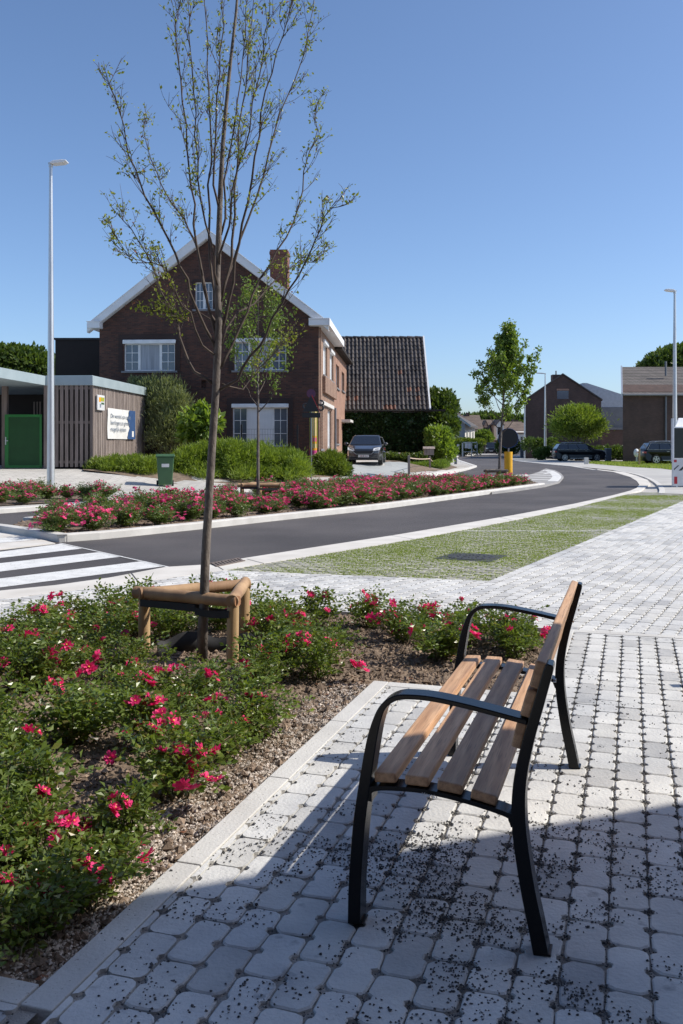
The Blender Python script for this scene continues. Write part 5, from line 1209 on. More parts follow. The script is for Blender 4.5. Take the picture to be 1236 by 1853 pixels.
# ================================================================ STREET FURNITURE
def catmull(P, k=5):
    P = [Vector(p) for p in P]; Q = [2 * P[0] - P[1]] + P + [2 * P[-1] - P[-2]]; out = []
    for i in range(1, len(Q) - 2):
        for j in range(k):
            t = j / k; a, b, c, d = Q[i - 1], Q[i], Q[i + 1], Q[i + 2]
            out.append(.5 * ((2 * b) + (c - a) * t + (2 * a - 5 * b + 4 * c - d) * t * t + (3 * b - a - 3 * c + d) * t ** 3))
    return out + [P[-1]]
def ribbon(mb, pts, th_, y0, y1, k=5):
    n0 = len(pts); P = catmull([Vector((x, 0, z)) for x, z in pts], k); n = len(P); L = []; Rr = []
    for i, p in enumerate(P):
        t = (P[min(i + 1, n - 1)] - P[max(i - 1, 0)]).normalized(); q = Vector((-t.z, 0, t.x)); f = i / (n - 1) * (n0 - 1); j = min(int(f), n0 - 2); w_ = th_[j] + (th_[j + 1] - th_[j]) * (f - j)
        L.append(p + q * w_ / 2); Rr.append(p - q * w_ / 2)
    b = len(mb.v)
    for A, B in zip(L, Rr): mb.v += [(A.x, y0, A.z), (A.x, y1, A.z), (B.x, y1, B.z), (B.x, y0, B.z)]
    for i in range(n - 1):
        for q in range(4): a = b + i * 4 + q; c = b + i * 4 + (q + 1) % 4; mb.f.append((a, c, c + 4, a + 4))
    mb.f += [(b, b + 3, b + 2, b + 1), (b + (n - 1) * 4, b + (n - 1) * 4 + 1, b + (n - 1) * 4 + 2, b + (n - 1) * 4 + 3)]
BO = Vector(G(640, 1675)); BL = 1.75; BRZ = math.atan2(v.y, v.x)
def make_bench(loc, label, rz=BRZ):
    t = thing('park_bench', label, 'bench', loc, rz, 'timber benches'); fw = .074
    for i, y in enumerate((0.0, BL - fw)):
        mb = MB(); ribbon(mb, [(0, 0), (.003, .134), (.016, .314), (.036, .458), (.057, .585), (.075, .660), (.098, .712), (.138, .742), (.19, .750), (.27, .748), (.393, .731), (.55, .703)], [.042, .041, .040, .038, .034, .027, .020, .017, .016, .016, .016, .016], y, y + fw)
        fixn(mb.build('armrest', M['black'], t, smooth=True, bevel=.003))
        mb = MB(); ribbon(mb, [(.592, 0), (.574, .09), (.553, .19), (.531, .33), (.524, .43), (.530, .53), (.552, .64), (.585, .76), (.613, .862), (.619, .884)], [.046, .045, .044, .043, .042, .038, .034, .031, .028, .018], y + .001, y + fw - .001)
        rl_ = fixn(mb.build('rear_leg', M['black'], t, smooth=True, bevel=.003))
        for (x, z) in ((.567, .617), (.571, .700), (.597, .757), (.616, .835)): mb = MB(); mb.cyl((x + .012, y + .012, z), (x + .020, y + .012, z), .006, n=8); mb.build('bolt', M['bolt'], rl_, smooth=True)
        mb = MB(); ribbon(mb, [(.045, .405), (.052, .438), (.085, .449), (.15, .455), (.23, .456), (.32, .447), (.41, .432), (.49, .414), (.505, .40), (.515, .385)], [.03, .022, .014, .014, .014, .014, .014, .016, .022, .03], y + .002, y + fw - .002)
        r2 = fixn(mb.build('seat_rail', M['black'], t, smooth=True, bevel=.002))
        for (x, s_) in ((0.0, -1), (.592, 1)): mb = MB(); mb.box(x - .02, x + .03, y + .004, y + fw - .004, 0, .006); mb.cyl((x + .012, y + .03, .006), (x + .012, y + .03, .012), .008, n=8); mb.build('foot_plate', M['black'], t, bevel=.002)
        if i == 0 and loc[0] < 1:
            mb = MB(); r_ = random.Random(4)
            for k in range(7): x = .225 + k * .0075; z = .4505 - (x - .225) * .12; h_ = r_.choice((.006, .009, .006)); mb.box(x, x + .0022, y - .0012, y - .0002, z - h_ / 2, z + h_ / 2); mb.box(x, x + .0045, y - .0012, y - .0002, z - h_ / 2, z - h_ / 2 + .0018)
            mb.build('maker_mark', M['white'], r2)
    for x, w_, z, tl_ in ((.064, .072, .4945, .06), (.166, .077, .4975, .0), (.272, .080, .4925, -.10), (.380, .082, .478, -.20)):
        mb = MB(); mb.box(0, w_, 0, BL - .024, -.032, 0); o = mb.build('seat_slat', M['wood'], t, bevel=.006); o.location = (x, .012, z); o.rotation_euler = (0, -tl_, 0)
    for x, z, tl_ in ((.585, .848, .27), (.557, .758, .28), (.529, .660, .24)):
        mb = MB(); mb.box(-.016, .016, 0, BL - .02, -.043, .043); o = mb.build('back_slat', M['wood'], t, bevel=.006); o.location = (x - .003, .010, z); o.rotation_euler = (0, tl_, 0)
    return t
make_bench((BO.x, BO.y, .002), 'timber-slatted bench with black metal frame and armrests standing on the near paving')
B2 = Vector((2.80, 5.92 - BL))
make_bench((B2.x, B2.y, .002), 'matching bench beyond the right edge of view, showing only its armrest shadow on the paving', 0)
def guard(label, posts, zr_, m_log, rr=.045, base=-.1, strap=None, collar=None):
    o = Vector((sum(p[0] for p in posts) / 3, sum(p[1] for p in posts) / 3, 0)); t = thing('tree_guard', label, 'tree guard', (o.x, o.y, base), 0, 'timber tree guards'); P = [Vector((p[0], p[1], 0)) - o for p in posts]; zr_ -= base
    for p in P:
        mb = MB(); mb.tube([p + Vector((0, 0, -.05)), p + Vector((0, 0, zr_ * .5)), p + Vector((.003, 0, zr_ - rr * .6))], [rr, rr * .97, rr * .96], 14); mb.build('post', M['post'], t, smooth=True)
    for i, (a, b, dz) in enumerate(((0, 1, 0), (1, 2, .004), (2, 0, -.004))):
        A, B = P[a], P[b]; d = (B - A).normalized(); A2 = A - d * rr * (1.9 if i == 0 else .9); B2_ = B + d * rr * (.9 if i != 1 else 1.6); z = Vector((0, 0, zr_ + dz))
        mb = MB(); n = 7; mb.tube([A2.lerp(B2_, k / (n - 1)) + z for k in range(n)], [rr * (1 + .05 * math.sin(k * 2 + i)) for k in range(n)], 16); o_ = mb.build('rail', m_log, t, smooth=True, bevel=.004)
        mb = MB(); mb.cyl(tuple(B2_ + z + d * .0005), tuple(B2_ + z + d * .0035), rr * .9, n=14); mb.build('sawn_end', M['logend'], o_)
    if strap:
        c = Vector((strap[0], strap[1], 0)) - o; c.z = 0
        for k, p in enumerate(P[:2]):
            d = (c - p); s_ = d.normalized(); q = Vector((-s_.y, s_.x, 0)); n = 9; mb = MB(); zz = zr_ - .095
            for sg_ in (1, -1):
                pts_ = [p + q * sg_ * rr * 1.05 * (1 - i / (n - 1)) + d * (i / (n - 1)) + q * sg_ * .045 * (i / (n - 1)) for i in range(n)]
                b = len(mb.v); mb.v += [tuple(x + Vector((0, 0, zz + (-.012 if k else .0) * math.sin(math.pi * i / (n - 1)) - .02 * k))) for i, x in enumerate(pts_)] + [tuple(x + Vector((0, 0, zz + .052 + (-.012 if k else 0) * math.sin(math.pi * i / (n - 1)) - .02 * k))) for i, x in enumerate(pts_)]
                mb.f += [(b + i, b + i + 1, b + n + i + 1, b + n + i) for i in range(n - 1)]
            o_ = mb.build('strap', M['rubber'], t); sd = o_.modifiers.new('thickness', 'SOLIDIFY'); sd.thickness = .004
    return t
g1 = guard('large timber tree guard of round posts and rails in the front rose bed', ((-1.506, 6.96), (-.788, 6.60), (-.789, 7.40)), .42, M['log'], .046, -.03, strap=(-1.055, 6.73))
mb = MB(); c = Vector((tree_b.x + .02, tree_b.y + .06)); n = 15      # black root collar of sheet plastic round the trunk
for i in range(n):
    a = R(20 + 150 * i / (n - 1)); r_ = .33; x, y = c.x + math.cos(a) * r_ * 1.1, c.y + math.sin(a) * r_ * .55; h = .10 + .03 * math.sin(i * .9); mb.v += [(x, y, -.06), (x + .02 * math.cos(a), y + .02, h)]
mb.f = [(2 * i, 2 * i + 2, 2 * i + 3, 2 * i + 1) for i in range(n - 1)]; o_ = tag(mb.build('root_collar', M['rubber'], smooth='all'), 'black plastic root collar half buried behind the trunk inside the large timber guard', 'root collar'); o_.modifiers.new('thickness', 'SOLIDIFY').thickness = .005
def tri(c, r, a0): return [(c[0] + r * math.cos(a0 + k * 2.0944), c[1] + r * math.sin(a0 + k * 2.0944)) for k in range(3)]
guard('timber tree guard round the slender open-crowned tree in the median roses', [(W(438, 0, 23.6).x, 23.6), (W(508, 0, 23.7).x, 23.7), (W(470, 0, 24.5).x, 24.5)], W(0, 878, 23.6).z, M['log'], .055, .05, strap=(b2.x, b2.y))
guard('darker timber tree guard round the full-crowned tree at the far end of the median', [(W(880, 0, 39.2).x, 39.2), (W(917, 0, 39.0).x, 39.0), (W(900, 0, 40.2).x, 40.2)], W(0, 852, 39.1).z, M['bark'], .06, .05, strap=(b3.x, b3.y))
# ---- lamp posts
def lamp(label, bx_, by_, h, r, hd_, hw=.5, hang=1):
    t = thing('street_lamp', label, 'lamp post', (bx_, by_, H(bx_, by_) - .02), 0, 'steel lamp posts'); mb = MB(); mb.tube([(0, 0, z) for z in (0, h * .3, h * .6, h - .1, h)], [r, r * .86, r * .66, r * .42, r * .42], 20); mb.build('pole', M['steel'], t, smooth=True)
    mb = MB(); mb.cyl((0, 0, h - .08), (0, 0, h + .05), r * .55, n=12); mb.box(-.07, .12 * hd_, -.05, .05, h, h + .06) if hd_ > 0 else mb.box(-.12, .07, -.05, .05, h, h + .06); mb.build('bracket', M['steel'], t, smooth=True)
    mb = MB(); a = .22; n = 5
    prof = [(0, 0), (.12, .05), (.45, .055), (.62, .03), (.62, 0), (.5, -.045), (.1, -.05)]
    P = [(x * hw / .5 * hd_, -.16, h + .03 + z + x * a * .35) for x, z in prof]; mb.ext(P, (0, .32, 0)); fixn(mb.build('luminaire', M['white'] if hang else M['steel'], t, bevel=.015)); return t
pL = G(92, 887, .08); hL = (887 - 292) / F * pL[1]
lamp('tall pale steel lamp post in the small rose bed left of the shelter', pL[0], pL[1], hL, .125, 1, .42)
pM = G(986.5, 832); lamp('steel lamp post in front of the brick gable and the parked black car', pM[0], pM[1], (832 - 676) / F * pM[1], .13, -1, .8)
lamp('steel lamp post at the right edge, rising behind the traffic trailer', W(1221, 0, 44).x, 44, W(0, 527, 44).z, .13, -1, .38)
# ---- wheelie bin
pb = G(299, 881, .08); t = thing('wheelie_bin', 'green wheeled refuse bin with a white label in front of the spreading conifer', 'bin', (pb[0], pb[1], H(*pb) + .09), R(12)); sc_b = (881 - 822) / F * pb[1] / 1.07
t.scale = (sc_b,) * 3
mb = MB(); mb.add([(-.22, -.24, .06), (.22, -.24, .06), (.22, .22, .06), (-.22, .22, .06), (-.28, -.34, .97), (.28, -.34, .97), (.28, .33, .97), (-.28, .33, .97)], [(3, 2, 1, 0), (4, 5, 6, 7), (0, 1, 5, 4), (1, 2, 6, 5), (2, 3, 7, 6), (3, 0, 4, 7)]); mb.build('body', M['bin'], t, bevel=.03)
mb = MB(); mb.box(-.31, .31, -.37, .36, .965, .995); mb.build('rim', M['bin'], t, bevel=.01)
mb = MB(); mb.ext([(-.30, -.38, .995), (-.30, -.36, 1.03), (-.30, .1, 1.07), (-.30, .36, 1.05), (-.30, .38, .995)], (.6, 0, 0)); mb.cyl((-.27, .40, 1.0), (.27, .40, 1.0), .02, n=8); fixn(mb.build('lid', M['bin'], t, bevel=.02))
mb = MB(); mb.box(-.02, .02, 0, .006, -.05, .05); o_ = MB().box(-.12, .12, -.006, 0, -.055, .055).build('label', M['sheetwhite'], t); o_.location = (0, -.313, .70); o_.rotation_euler = (R(6.3), 0, 0)
for s_ in (-1, 1): mb = MB(); mb.cyl((s_ * .22, .26, .10), (s_ * .28, .26, .10), .10, n=16); mb.build('wheel', M['tyre'], t, smooth=True)
# ---- warning sign seen from the back
ps = G(563, 868, .08); t = thing('road_sign', 'back of a triangular warning sign above an oblong plate on a dark post', 'sign', (ps[0], ps[1], H(*ps) + .05), 0); k_ = ps[1] / F; zz = lambda py: CH - (py - HZ) * k_ - t.location.z
mb = MB(); mb.cyl((0, 0, -.1), (0, 0, zz(717)), .035, n=12); mb.build('post', M['greypanel'], t, smooth=True)
def tri_poly(cx_, yb, yt, hw): return [(cx_ - hw, zz(yb)), (cx_ + hw, zz(yb)), (cx_ + hw * .05, zz(yt)), (cx_ - hw * .05, zz(yt))]
mb = MB(); mb.ext([(x, -.065, z) for x, z in tri_poly(0, 745, 716, 15 * k_)], (0, .012, 0)); o_ = fixn(mb.build('triangle_plate', M['black2'], t, bevel=.004))
mb = MB(); mb.add([(x, -.08, z) for x, z in ((15 * k_ + .01, zz(745)), (15.8 * k_, zz(744)), (1.8 * k_, zz(715)), (.8 * k_, zz(716)))], [(0, 1, 2, 3)]); x_ = mb.build('red_edge', M['signred'], o_); x_.modifiers.new('thickness', 'SOLIDIFY').thickness = .01
mb = MB(); mb.box(-16 * k_, 17 * k_, -.065, -.045, zz(756), zz(747)); mb.build('oblong_plate', M['black2'], t, bevel=.01)
mb = MB()
for y in (720, 742, 749, 754): mb.box(-.05, .05, -.05, .05, zz(y) - .012, zz(y) + .012)
mb.build('clamp', M['greypanel'], t)
# ---- painted school pole with a disc and curled arms behind the sign
Yp = 41.0; xp = W(567, 0, Yp).x; t = thing('painted_pole', 'tall striped pole in yellow, orange and pink with a red disc and curled brackets', 'pole', (xp, Yp, H(xp, Yp))); k_ = Yp / F; zz = lambda py: CH - (py - HZ) * k_ - t.location.z; r0 = 6.8 * k_
for a, b, m_ in ((840, 815, 'pink'), (814.9, 811, 'orange'), (810.9, 803, 'peach'), (802.9, 799, 'orange'), (798.9, 792, 'pink'), (791.9, 789, 'orange'), (788.9, 735, 'peach')):
    mb = MB(); mb.cyl((0, 0, zz(a)), (0, 0, zz(b)), r0, n=20); mb.build('colour_band', M[m_], t, smooth=True)
mb = MB()
for k in range(5): a = R(-150 + 42 * k); mb.cyl((math.cos(a) * r0, math.sin(a) * r0, zz(810)), (math.cos(a) * r0, math.sin(a) * r0, zz(737)), .018, n=6)
mb.build('lime_stripes', M['lime'], t)
M['discred'] = mat('dark_red_disc', (.16, .03, .06), .5, (.05, .04, .10), 30)
mb = MB(); mb.cyl((-.10, -.03, zz(712)), (-.10, .03, zz(712)), 8 * k_, n=24); mb.cyl((0, 0, zz(736)), (-.05, 0, zz(716)), .03, n=8); mb.build('disc', M['discred'], t, smooth=True)
mb = MB()
for s_, h_ in ((1, 0), (1, 9), (-1, 3)):
    pts_ = [Vector((s_ * (.16 + (7 + 5 * math.sin(a)) * k_), 0, zz(738 - h_) + (-4.5 * math.cos(a) * k_))) for a in np.linspace(-1.2, 3.6, 14)]; mb.tube(pts_, .04, 6)
mb.build('curled_bracket', M['iron'], t, smooth=True)
# ---- round blue sign on a yellow post on the median tip
pq = G(920, 858, .05); Yq = pq[1] * 1.0; t = thing('round_road_sign', 'back of a round blue-rimmed sign above a yellow post on the median', 'sign', (W(920, 0, Yq).x, Yq, .05)); k_ = Yq / F; zz = lambda py: CH - (py - HZ) * k_ - .05; t.rotation_euler = (0, 0, R(-18))
mb = MB(); mb.cyl((0, 0, zz(860)), (0, 0, zz(817.5)), 7.4 * k_, n=20); mb.build('yellow_post', mat('yellow_post', (.80, .42, .01), .5), t, smooth=True)
mb = MB(); mb.cyl((0, 0, zz(817.5)), (0, 0, zz(790)), .04, n=10); mb.build('post', M['greypanel'], t, smooth=True)
mb = MB(); mb.cyl((0, -.06, zz(793)), (0, -.045, zz(793)), 17.5 * k_, n=36); o_ = mb.build('disc', M['black2'], t, smooth=True)
mb = MB(); mb.cyl((0, -.0445, zz(793)), (0, -.035, zz(793)), 18.2 * k_, n=36); mb.build('blue_face', M['blue'], o_, smooth=True)
# ---- rope fence, letter box, small posts
def post(name, label, cat, px, yb, yt, wpx, m, Y=None, sq=True, cap=None, base=None, group=None):
    if Y is None: p = G(px, yb); X, Y = p
    else: X = W(px, 0, Y).x
    b = H(X, Y) if base is None else base; k_ = Y / F; h = CH - (yt - HZ) * k_ - b; t = thing(name, label, cat, (X, Y, b), 0, group); w_ = wpx * k_ / 2; mb = MB()
    (mb.box(-w_, w_, -w_, w_, -.1, h) if sq else mb.cyl((0, 0, -.1), (0, 0, h), w_, n=12)); mb.build('post', m, t, bevel=.01 if sq else 0, smooth=not sq)
    if cap: mb = MB(); mb.box(-w_ * cap[0], w_ * cap[0], -w_ * cap[0], w_ * cap[0], h - cap[1] * k_, h + .003); mb.build('cap', M[cap[2]], t, bevel=.008)
    return t, h
rp_ = []
for i, (px, yb, yt) in enumerate(((740, 856, 824), (778, 850, 826), (806, 844, 830))):
    _, h = post('rope_post', ('weathered post at the driveway end of the rope barrier', 'middle post of the rope barrier beside the letter box', 'short end post of the rope barrier by the pavement')[i], 'post', px, yb, yt, (4.2, 3.2, 3.2)[i], M['clad'], group='posts of the rope barrier'); rp_.append(_.location + Vector((0, 0, h - .12)))
t = thing('rope', 'pale rope sagging between the three posts beside the driveway', 'rope', tuple(rp_[0])); mb = MB()
for a, b, sg_ in ((rp_[0], rp_[1], .04), (rp_[1], rp_[2], .35)): mb.tube([a.lerp(b, i / 10) - rp_[0] - Vector((0, -.02, 4 * sg_ * (i / 10) * (1 - i / 10))) for i in range(11)], .028, 6)
mb.build('strands', M['rope'], t, smooth=True)
t, h = post('letter_box', 'brown letter box on two legs between the ivy wall and the rope posts', 'letter box', 776, 846, 822, 2.5, M['darkclad'], Y=53); mb = MB(); mb.box(-.28, .28, -.2, .2, h - .05, h + .32); mb.ext([(-.34, -.25, h + .32), (-.34, 0, h + .45), (-.34, .25, h + .32)], (.68, 0, 0)); fixn(mb.build('box', M['roofgrey'] if 0 else M['clad'], t))
t = thing('boulders', 'rounded grey boulders in the planting at the foot of the ivy wall', 'boulders', (W(712, 0, 57).x, 57, .5)); 
for i, (px, py, r_) in enumerate(((701, 824, 8), (713, 826, 6), (722, 823, 5), (732, 826, 5.5))): p = W(px, py, 57.2) - t.location; mb = MB(); mb.ball(tuple(p), r_ * 57 / F, 12, (1, .8, .85)); mb.build('boulder', mat('boulder', (.26, .235, .21), .9, (.15, .13, .12), 3, 6, .4, 20) if i == 0 else bpy.data.materials['boulder'], t, smooth=True)
post('bollard', 'short grey bollard on the pavement near the rope barrier', 'bollard', 824.5, 842, 827, 4.6, M['greypanel'], group=None)
post('bollard', 'dark bollard with a white band at the pavement edge in front of the leafy shrub', 'bollard', 815, 826, 808, 2.4, M['black2'], cap=(1.1, 4, 'sheetwhite'))
post('stone_post', 'low tapering concrete block on the grass verge in front of the black car', 'bollard', 1061, 840, 828, 6.5, M['kerb'])
post('stone_post', 'square grey stone pillar at the nose of the parked black car', 'pillar', 1100.5, 834, 811, 9.5, M['stone'], cap=(1.03, 1, 'kerb'))
t, h = post('meter_post', 'slim post carrying a pale rounded box on the grass verge', 'post', 1152, 838, 812, 2.2, M['steel']); mb = MB(); mb.ball((-.05, -.1, h - .35), .30, 12, (.8, .6, 1.2)); mb.build('box', M['white'], t, smooth=True)
post('marker_post', 'thin pale wooden post right of the box on a slim post', 'post', 1157, 843, 812, 2.6, M['post'])
post('cable_cabinet', 'grey utility cabinet beside the left corner of the brick gable house', 'cabinet', 944.5, 828, 806, 5.5, M['greypanel'], cap=(1.06, 1.5, 'steel'))
post('bollard', 'small dark bollard in front of the brick gable, left of the steel lamp post', 'bollard', 957, 828, 821, 2.6, M['stone'])
post('pole', 'thin grey pole standing against the brick gable wall', 'pole', 962.5, 827, 792, 1.2, M['greypanel'], sq=False)
# notice frames at the left end of the street
Yn = 118.0; t = thing('notice_frame', 'grey metal frame with white notices at the bend in front of the hedge', 'notice board', (W(836, 0, Yn).x, Yn, 0)); k_ = Yn / F; xx = lambda px: (px - 836) * k_; zz = lambda py: CH - (py - HZ) * k_
mb = MB()
for a, b in ((836, 838.5), (853, 854.5), (863, 864)): mb.box(xx(a), xx(b), 0, .12, 0, zz(800))
mb.box(xx(836), xx(864), 0, .1, zz(801.5), zz(800) + .01); mb.box(xx(836), xx(864), .01, .05, zz(818), zz(817)); mb.build('frame', M['steel'], t)
for a, b, c, d in ((841, 846.5, 802, 811), (847, 852, 802, 812), (859, 862, 805, 811), (827, 831, 804, 813)): mb = MB(); mb.box(xx(a), xx(b), -.05, -.02, zz(d), zz(c)); mb.build('notice', M['sheetwhite'], t)
px_bush('garden_hedge', 'dark clipped hedge behind the white notices', 'hedge', 842, 122, [(x, 812, 0, 8, .5, 11) for x in range(818, 870, 8)], 5000, .26, M['darkleaf'], 61)
px_bush('garden_hedge', 'dark hedge behind the round blue sign at the end of the street', 'hedge', 925, 112, [(x, 808, 0, 8, .8, 14) for x in range(905, 940, 7)], 5000, .26, M['darkleaf'], 62)
# ---- drain, manhole
def flat_frame(px4): return [Vector((*G(x, y), 0)) for x, y in px4]
q = flat_frame(((391, 1026), (442, 1015.5), (432, 1011), (379, 1021))); t = thing('drain_grate', 'rusty cast-iron gully grate set in the concrete gutter behind the tree', 'drain', (q[0].x, q[0].y, .004)); c = [p - Vector((q[0].x, q[0].y, 0)) for p in q]
mb = MB(); mb.prism([(p.x, p.y) for p in c], -.03, .000); mb.build('pit', M['black2'], t)
mb = MB()
for i in range(9):
    f = (i + .5) / 9; a = c[0].lerp(c[1], f); b = c[3].lerp(c[2], f + .03); d = (c[1] - c[0]).normalized() * .022; mb.prism([(a - d).to_2d()[:], (a + d).to_2d()[:], (b + d).to_2d()[:], (b - d).to_2d()[:]], -.01, .010)
for a, b in ((c[0], c[1]), (c[3], c[2])): d = (b - a).normalized(); n_ = Vector((-d.y, d.x, 0)) * .018; mb.prism([(a - n_).to_2d()[:], (b - n_).to_2d()[:], (b + n_).to_2d()[:], (a + n_).to_2d()[:]], -.01, .0105)
mb.build('bars', mat('rusty_iron', (.20, .16, .14), .8, (.10, .08, .07), 20), t)
cm = Vector(G(853, 1008)); t = thing('manhole_cover', 'dark square cast-iron manhole cover with a ring set in the green parking bay', 'manhole', (cm.x, cm.y, .004), math.atan2(wd.y, wd.x) - R(90))
mb = MB(); mb.box(-.40, .40, -.40, .40, -.03, .0); mb.build('frame', M['iron'], t, bevel=.01)
mb = MB(); mb.cyl((0, 0, .0), (0, 0, .006), .33, n=40)
for k in range(12):
    for j in range(3): a = k * .5236 + j * .2; r_ = .10 + .09 * j; mb.box(r_ * math.cos(a) - .015, r_ * math.cos(a) + .015, r_ * math.sin(a) - .015, r_ * math.sin(a) + .015, .0062, .010)
mb.build('cover', M['iron'], t, bevel=.002)
# ================================================================ VEHICLES
def car_mesh(L, Wd, Hh, prof, cabin, wb, wr, arch):
    """body: closed side profile lofted across the width with rounded edges; cabin the same, leaning inwards"""
    mb = MB(); hw = Wd / 2; pts = []
    for x, z in prof: pts.append((x, z))
    ys = [(-1, .05), (-.985, .02), (-.93, 0), (-.5, -.004), (0, -.006), (.5, -.004), (.93, 0), (.985, .02), (1, .05)]; n = len(pts); cxm, czm = L / 2, .55
    for f, ins in ys:
        for x, z in pts:
            tx = (x - L / 2) / (L / 2); yy = f * hw * (1 - .16 * abs(tx) ** 4 - .03 * max(0, (z - .75) / .4)); zz_ = z - ins * (1 if z > .6 else 0); xx_ = x - ins * (1 if tx > .8 else (-1 if tx < -.8 else 0)) * 1.0
            if abs(tx) > .8: xx_ -= math.copysign(.10 * abs(f) ** 3, tx)
            mb.v.append((xx_, yy, zz_))
    for j in range(len(ys) - 1):
        for i in range(n): mb.f.append((j * n + i, j * n + (i + 1) % n, (j + 1) * n + (i + 1) % n, (j + 1) * n + i))
    mb.f.append(tuple(range(n))); mb.f.append(tuple((len(ys) - 1) * n + i for i in range(n))[::-1])
    return mb
def arch_pts(c, r, z0): 
    a0 = math.asin(max(-1, (z0 - .34) / r)); return [(c + r * math.cos(a), .34 + r * math.sin(a)) for a in np.linspace(math.pi - a0, a0, 9)]
def make_car(name, label, loc, rz, L=4.7, Wd=1.88, Hh=1.68, kind='suv', paint_='carblack', front_plate=False, group='parked cars'):
    t = thing(name, label, 'van' if kind == 'van' else 'car', loc, rz, group); wr = .36 if kind != 'hatch' else .31; wf, wb_ = .90, L - .95; z0 = .24; ar = wr + .05
    belt = Hh * .60; hood = Hh * .60
    if kind == 'suv': prof = [(0.02, .45), (0, .75), (.06, .92), (.55, 1.02), (1.25, 1.09), (L - .25, 1.13), (L - .06, 1.02), (L, .7), (L - .04, .42), (L - .2, z0)]; cab = [(1.15, 1.06), (1.95, Hh - .06), (2.5, Hh), (L - 1.0, Hh - .03), (L - .55, Hh - .10), (L - .18, 1.10)]
    elif kind == 'hatch': prof = [(0.02, .40), (0, .60), (.05, .78), (.45, .90), (1.05, .98), (L - .2, 1.02), (L - .05, .92), (L, .6), (L - .04, .4), (L - .2, z0)]; cab = [(.95, .95), (1.75, Hh - .05), (2.3, Hh), (L - .9, Hh - .05), (L - .55, Hh - .13), (L - .12, 1.0)]
    else: prof = [(0.02, .45), (0, .8), (.05, 1.0), (.30, 1.10), (.75, 1.18), (L - .1, 1.22), (L - .03, 1.1), (L, .7), (L - .02, .42), (L - .15, z0)]; cab = [(.70, 1.14), (1.5, Hh - .07), (1.9, Hh), (L - .3, Hh), (L - .12, Hh - .08), (L - .04, 1.2)]
    bottom = [(wb_ + ar, z0)] + arch_pts(wb_, ar, z0)[::-1] + [(wf + ar, z0)] + arch_pts(wf, ar, z0)[::-1] + [(.2, z0)]
    P_ = prof + [p for p in bottom[1:-1]] + [(.2, z0)]
    body = car_mesh(L, Wd, Hh, P_, None, None, wr, ar); bo = fixn(body.build('body', M[paint_], t, smooth=True, bevel=0))
    mb = MB(); hw = Wd / 2; n = len(cab); lean = lambda z: hw * (.93 - .20 * max(0, (z - cab[0][1])) / (Hh - cab[0][1]))
    ysl = (-1, -.95, -.8, 0, .8, .95, 1)
    for f in ysl:
        for x, z in cab: mb.v.append((x, f * lean(z), z - (.03 if abs(f) == 1 and z > Hh - .2 else (.012 if abs(f) == .95 and z > Hh - .2 else -.01 * (1 - abs(f))))))
    for j in range(len(ysl) - 1):
        for i in range(n - 1): mb.f.append((j * n + i, j * n + i + 1, (j + 1) * n + i + 1, (j + 1) * n + i))
    mb.f.append(tuple(range(n))); mb.f.append(tuple((len(ysl) - 1) * n + i for i in range(n))[::-1]); fixn(mb.build('cabin', M[paint_], t, smooth=True))
    zb = cab[0][1] + .05; zt_ = Hh - .13
    for s_ in (-1, 1):                           # side windows
        xs0, xs1 = cab[0][0] + .28, cab[-1][0] - .15; xt0, xt1 = cab[1][0] + .02, cab[-2][0] - .02
        cuts = [0, .36, .70, 1] if kind != 'van' else [0, .30, .62, 1]
        for k in range(3):
            a, b = cuts[k] + (.012 if k else 0), cuts[k + 1] - (.012 if k < 2 else 0); q = [(xs0 + (xs1 - xs0) * a, zb), (xs0 + (xs1 - xs0) * b, zb), (xt0 + (xt1 - xt0) * b, zt_), (xt0 + (xt1 - xt0) * a, zt_)]
            mb = MB(); mb.add([(x, s_ * (lean(z) + .012), z) for x, z in q], [(0, 1, 2, 3)]); o_ = mb.build('side_window', M['glassd'], t)
        mb = MB(); mb.tube([Vector((xs0 - .1, s_ * (lean(zb) + .012), zb - .015)), Vector((xs1 + .05, s_ * (lean(zb) + .012), zb - .01))], .010, 4); mb.tube([Vector((xt0 - .1, s_ * (lean(zt_) + .012), zt_ + .02)), Vector((xt1, s_ * (lean(zt_) + .012), zt_ + .02)), Vector((xs1 + .05, s_ * (lean(zb) + .014), zb))], .010, 4); mb.build('window_trim', M['steel'], t)
        if kind == 'suv': mb = MB(); mb.tube([Vector((2.1, s_ * (lean(Hh) - .06), Hh - .02)), Vector((2.3, s_ * (lean(Hh) - .06), Hh + .05)), Vector((L - 1.1, s_ * (lean(Hh) - .06), Hh + .03)), Vector((L - .9, s_ * (lean(Hh) - .06), Hh - .04))], .018, 6); mb.build('roof_rail', M['steel'], t)
    w0 = Vector((cab[0][0], 0, cab[0][1])); w1_ = Vector((cab[1][0], 0, cab[1][1])); nrm = Vector((-(w1_ - w0).z, 0, (w1_ - w0).x)).normalized() * .012
    a, b = w0.lerp(w1_, .08), w0.lerp(w1_, .95); mb = MB(); mb.add([(p.x + nrm.x, f * lean(p.z) * .93, p.z + nrm.z + .01 * (1 - abs(f))) for p in (a, b) for f in (-1, -.5, 0, .5, 1)], [(k, k + 1, k + 6, k + 5) for k in range(4)]); mb.build('windscreen', M['glassd'], t, smooth='all')
    w0 = Vector((cab[-1][0], 0, cab[-1][1])); w1_ = Vector((cab[-2][0], 0, cab[-2][1])); a, b = w0.lerp(w1_, .15), w0.lerp(w1_, .95); mb = MB(); mb.add([(p.x + .015, f * lean(p.z) * .9, p.z + .01) for p in (a, b) for f in (-1, 1)], [(0, 1, 3, 2)]); mb.build('rear_window', M['glassd'], t)
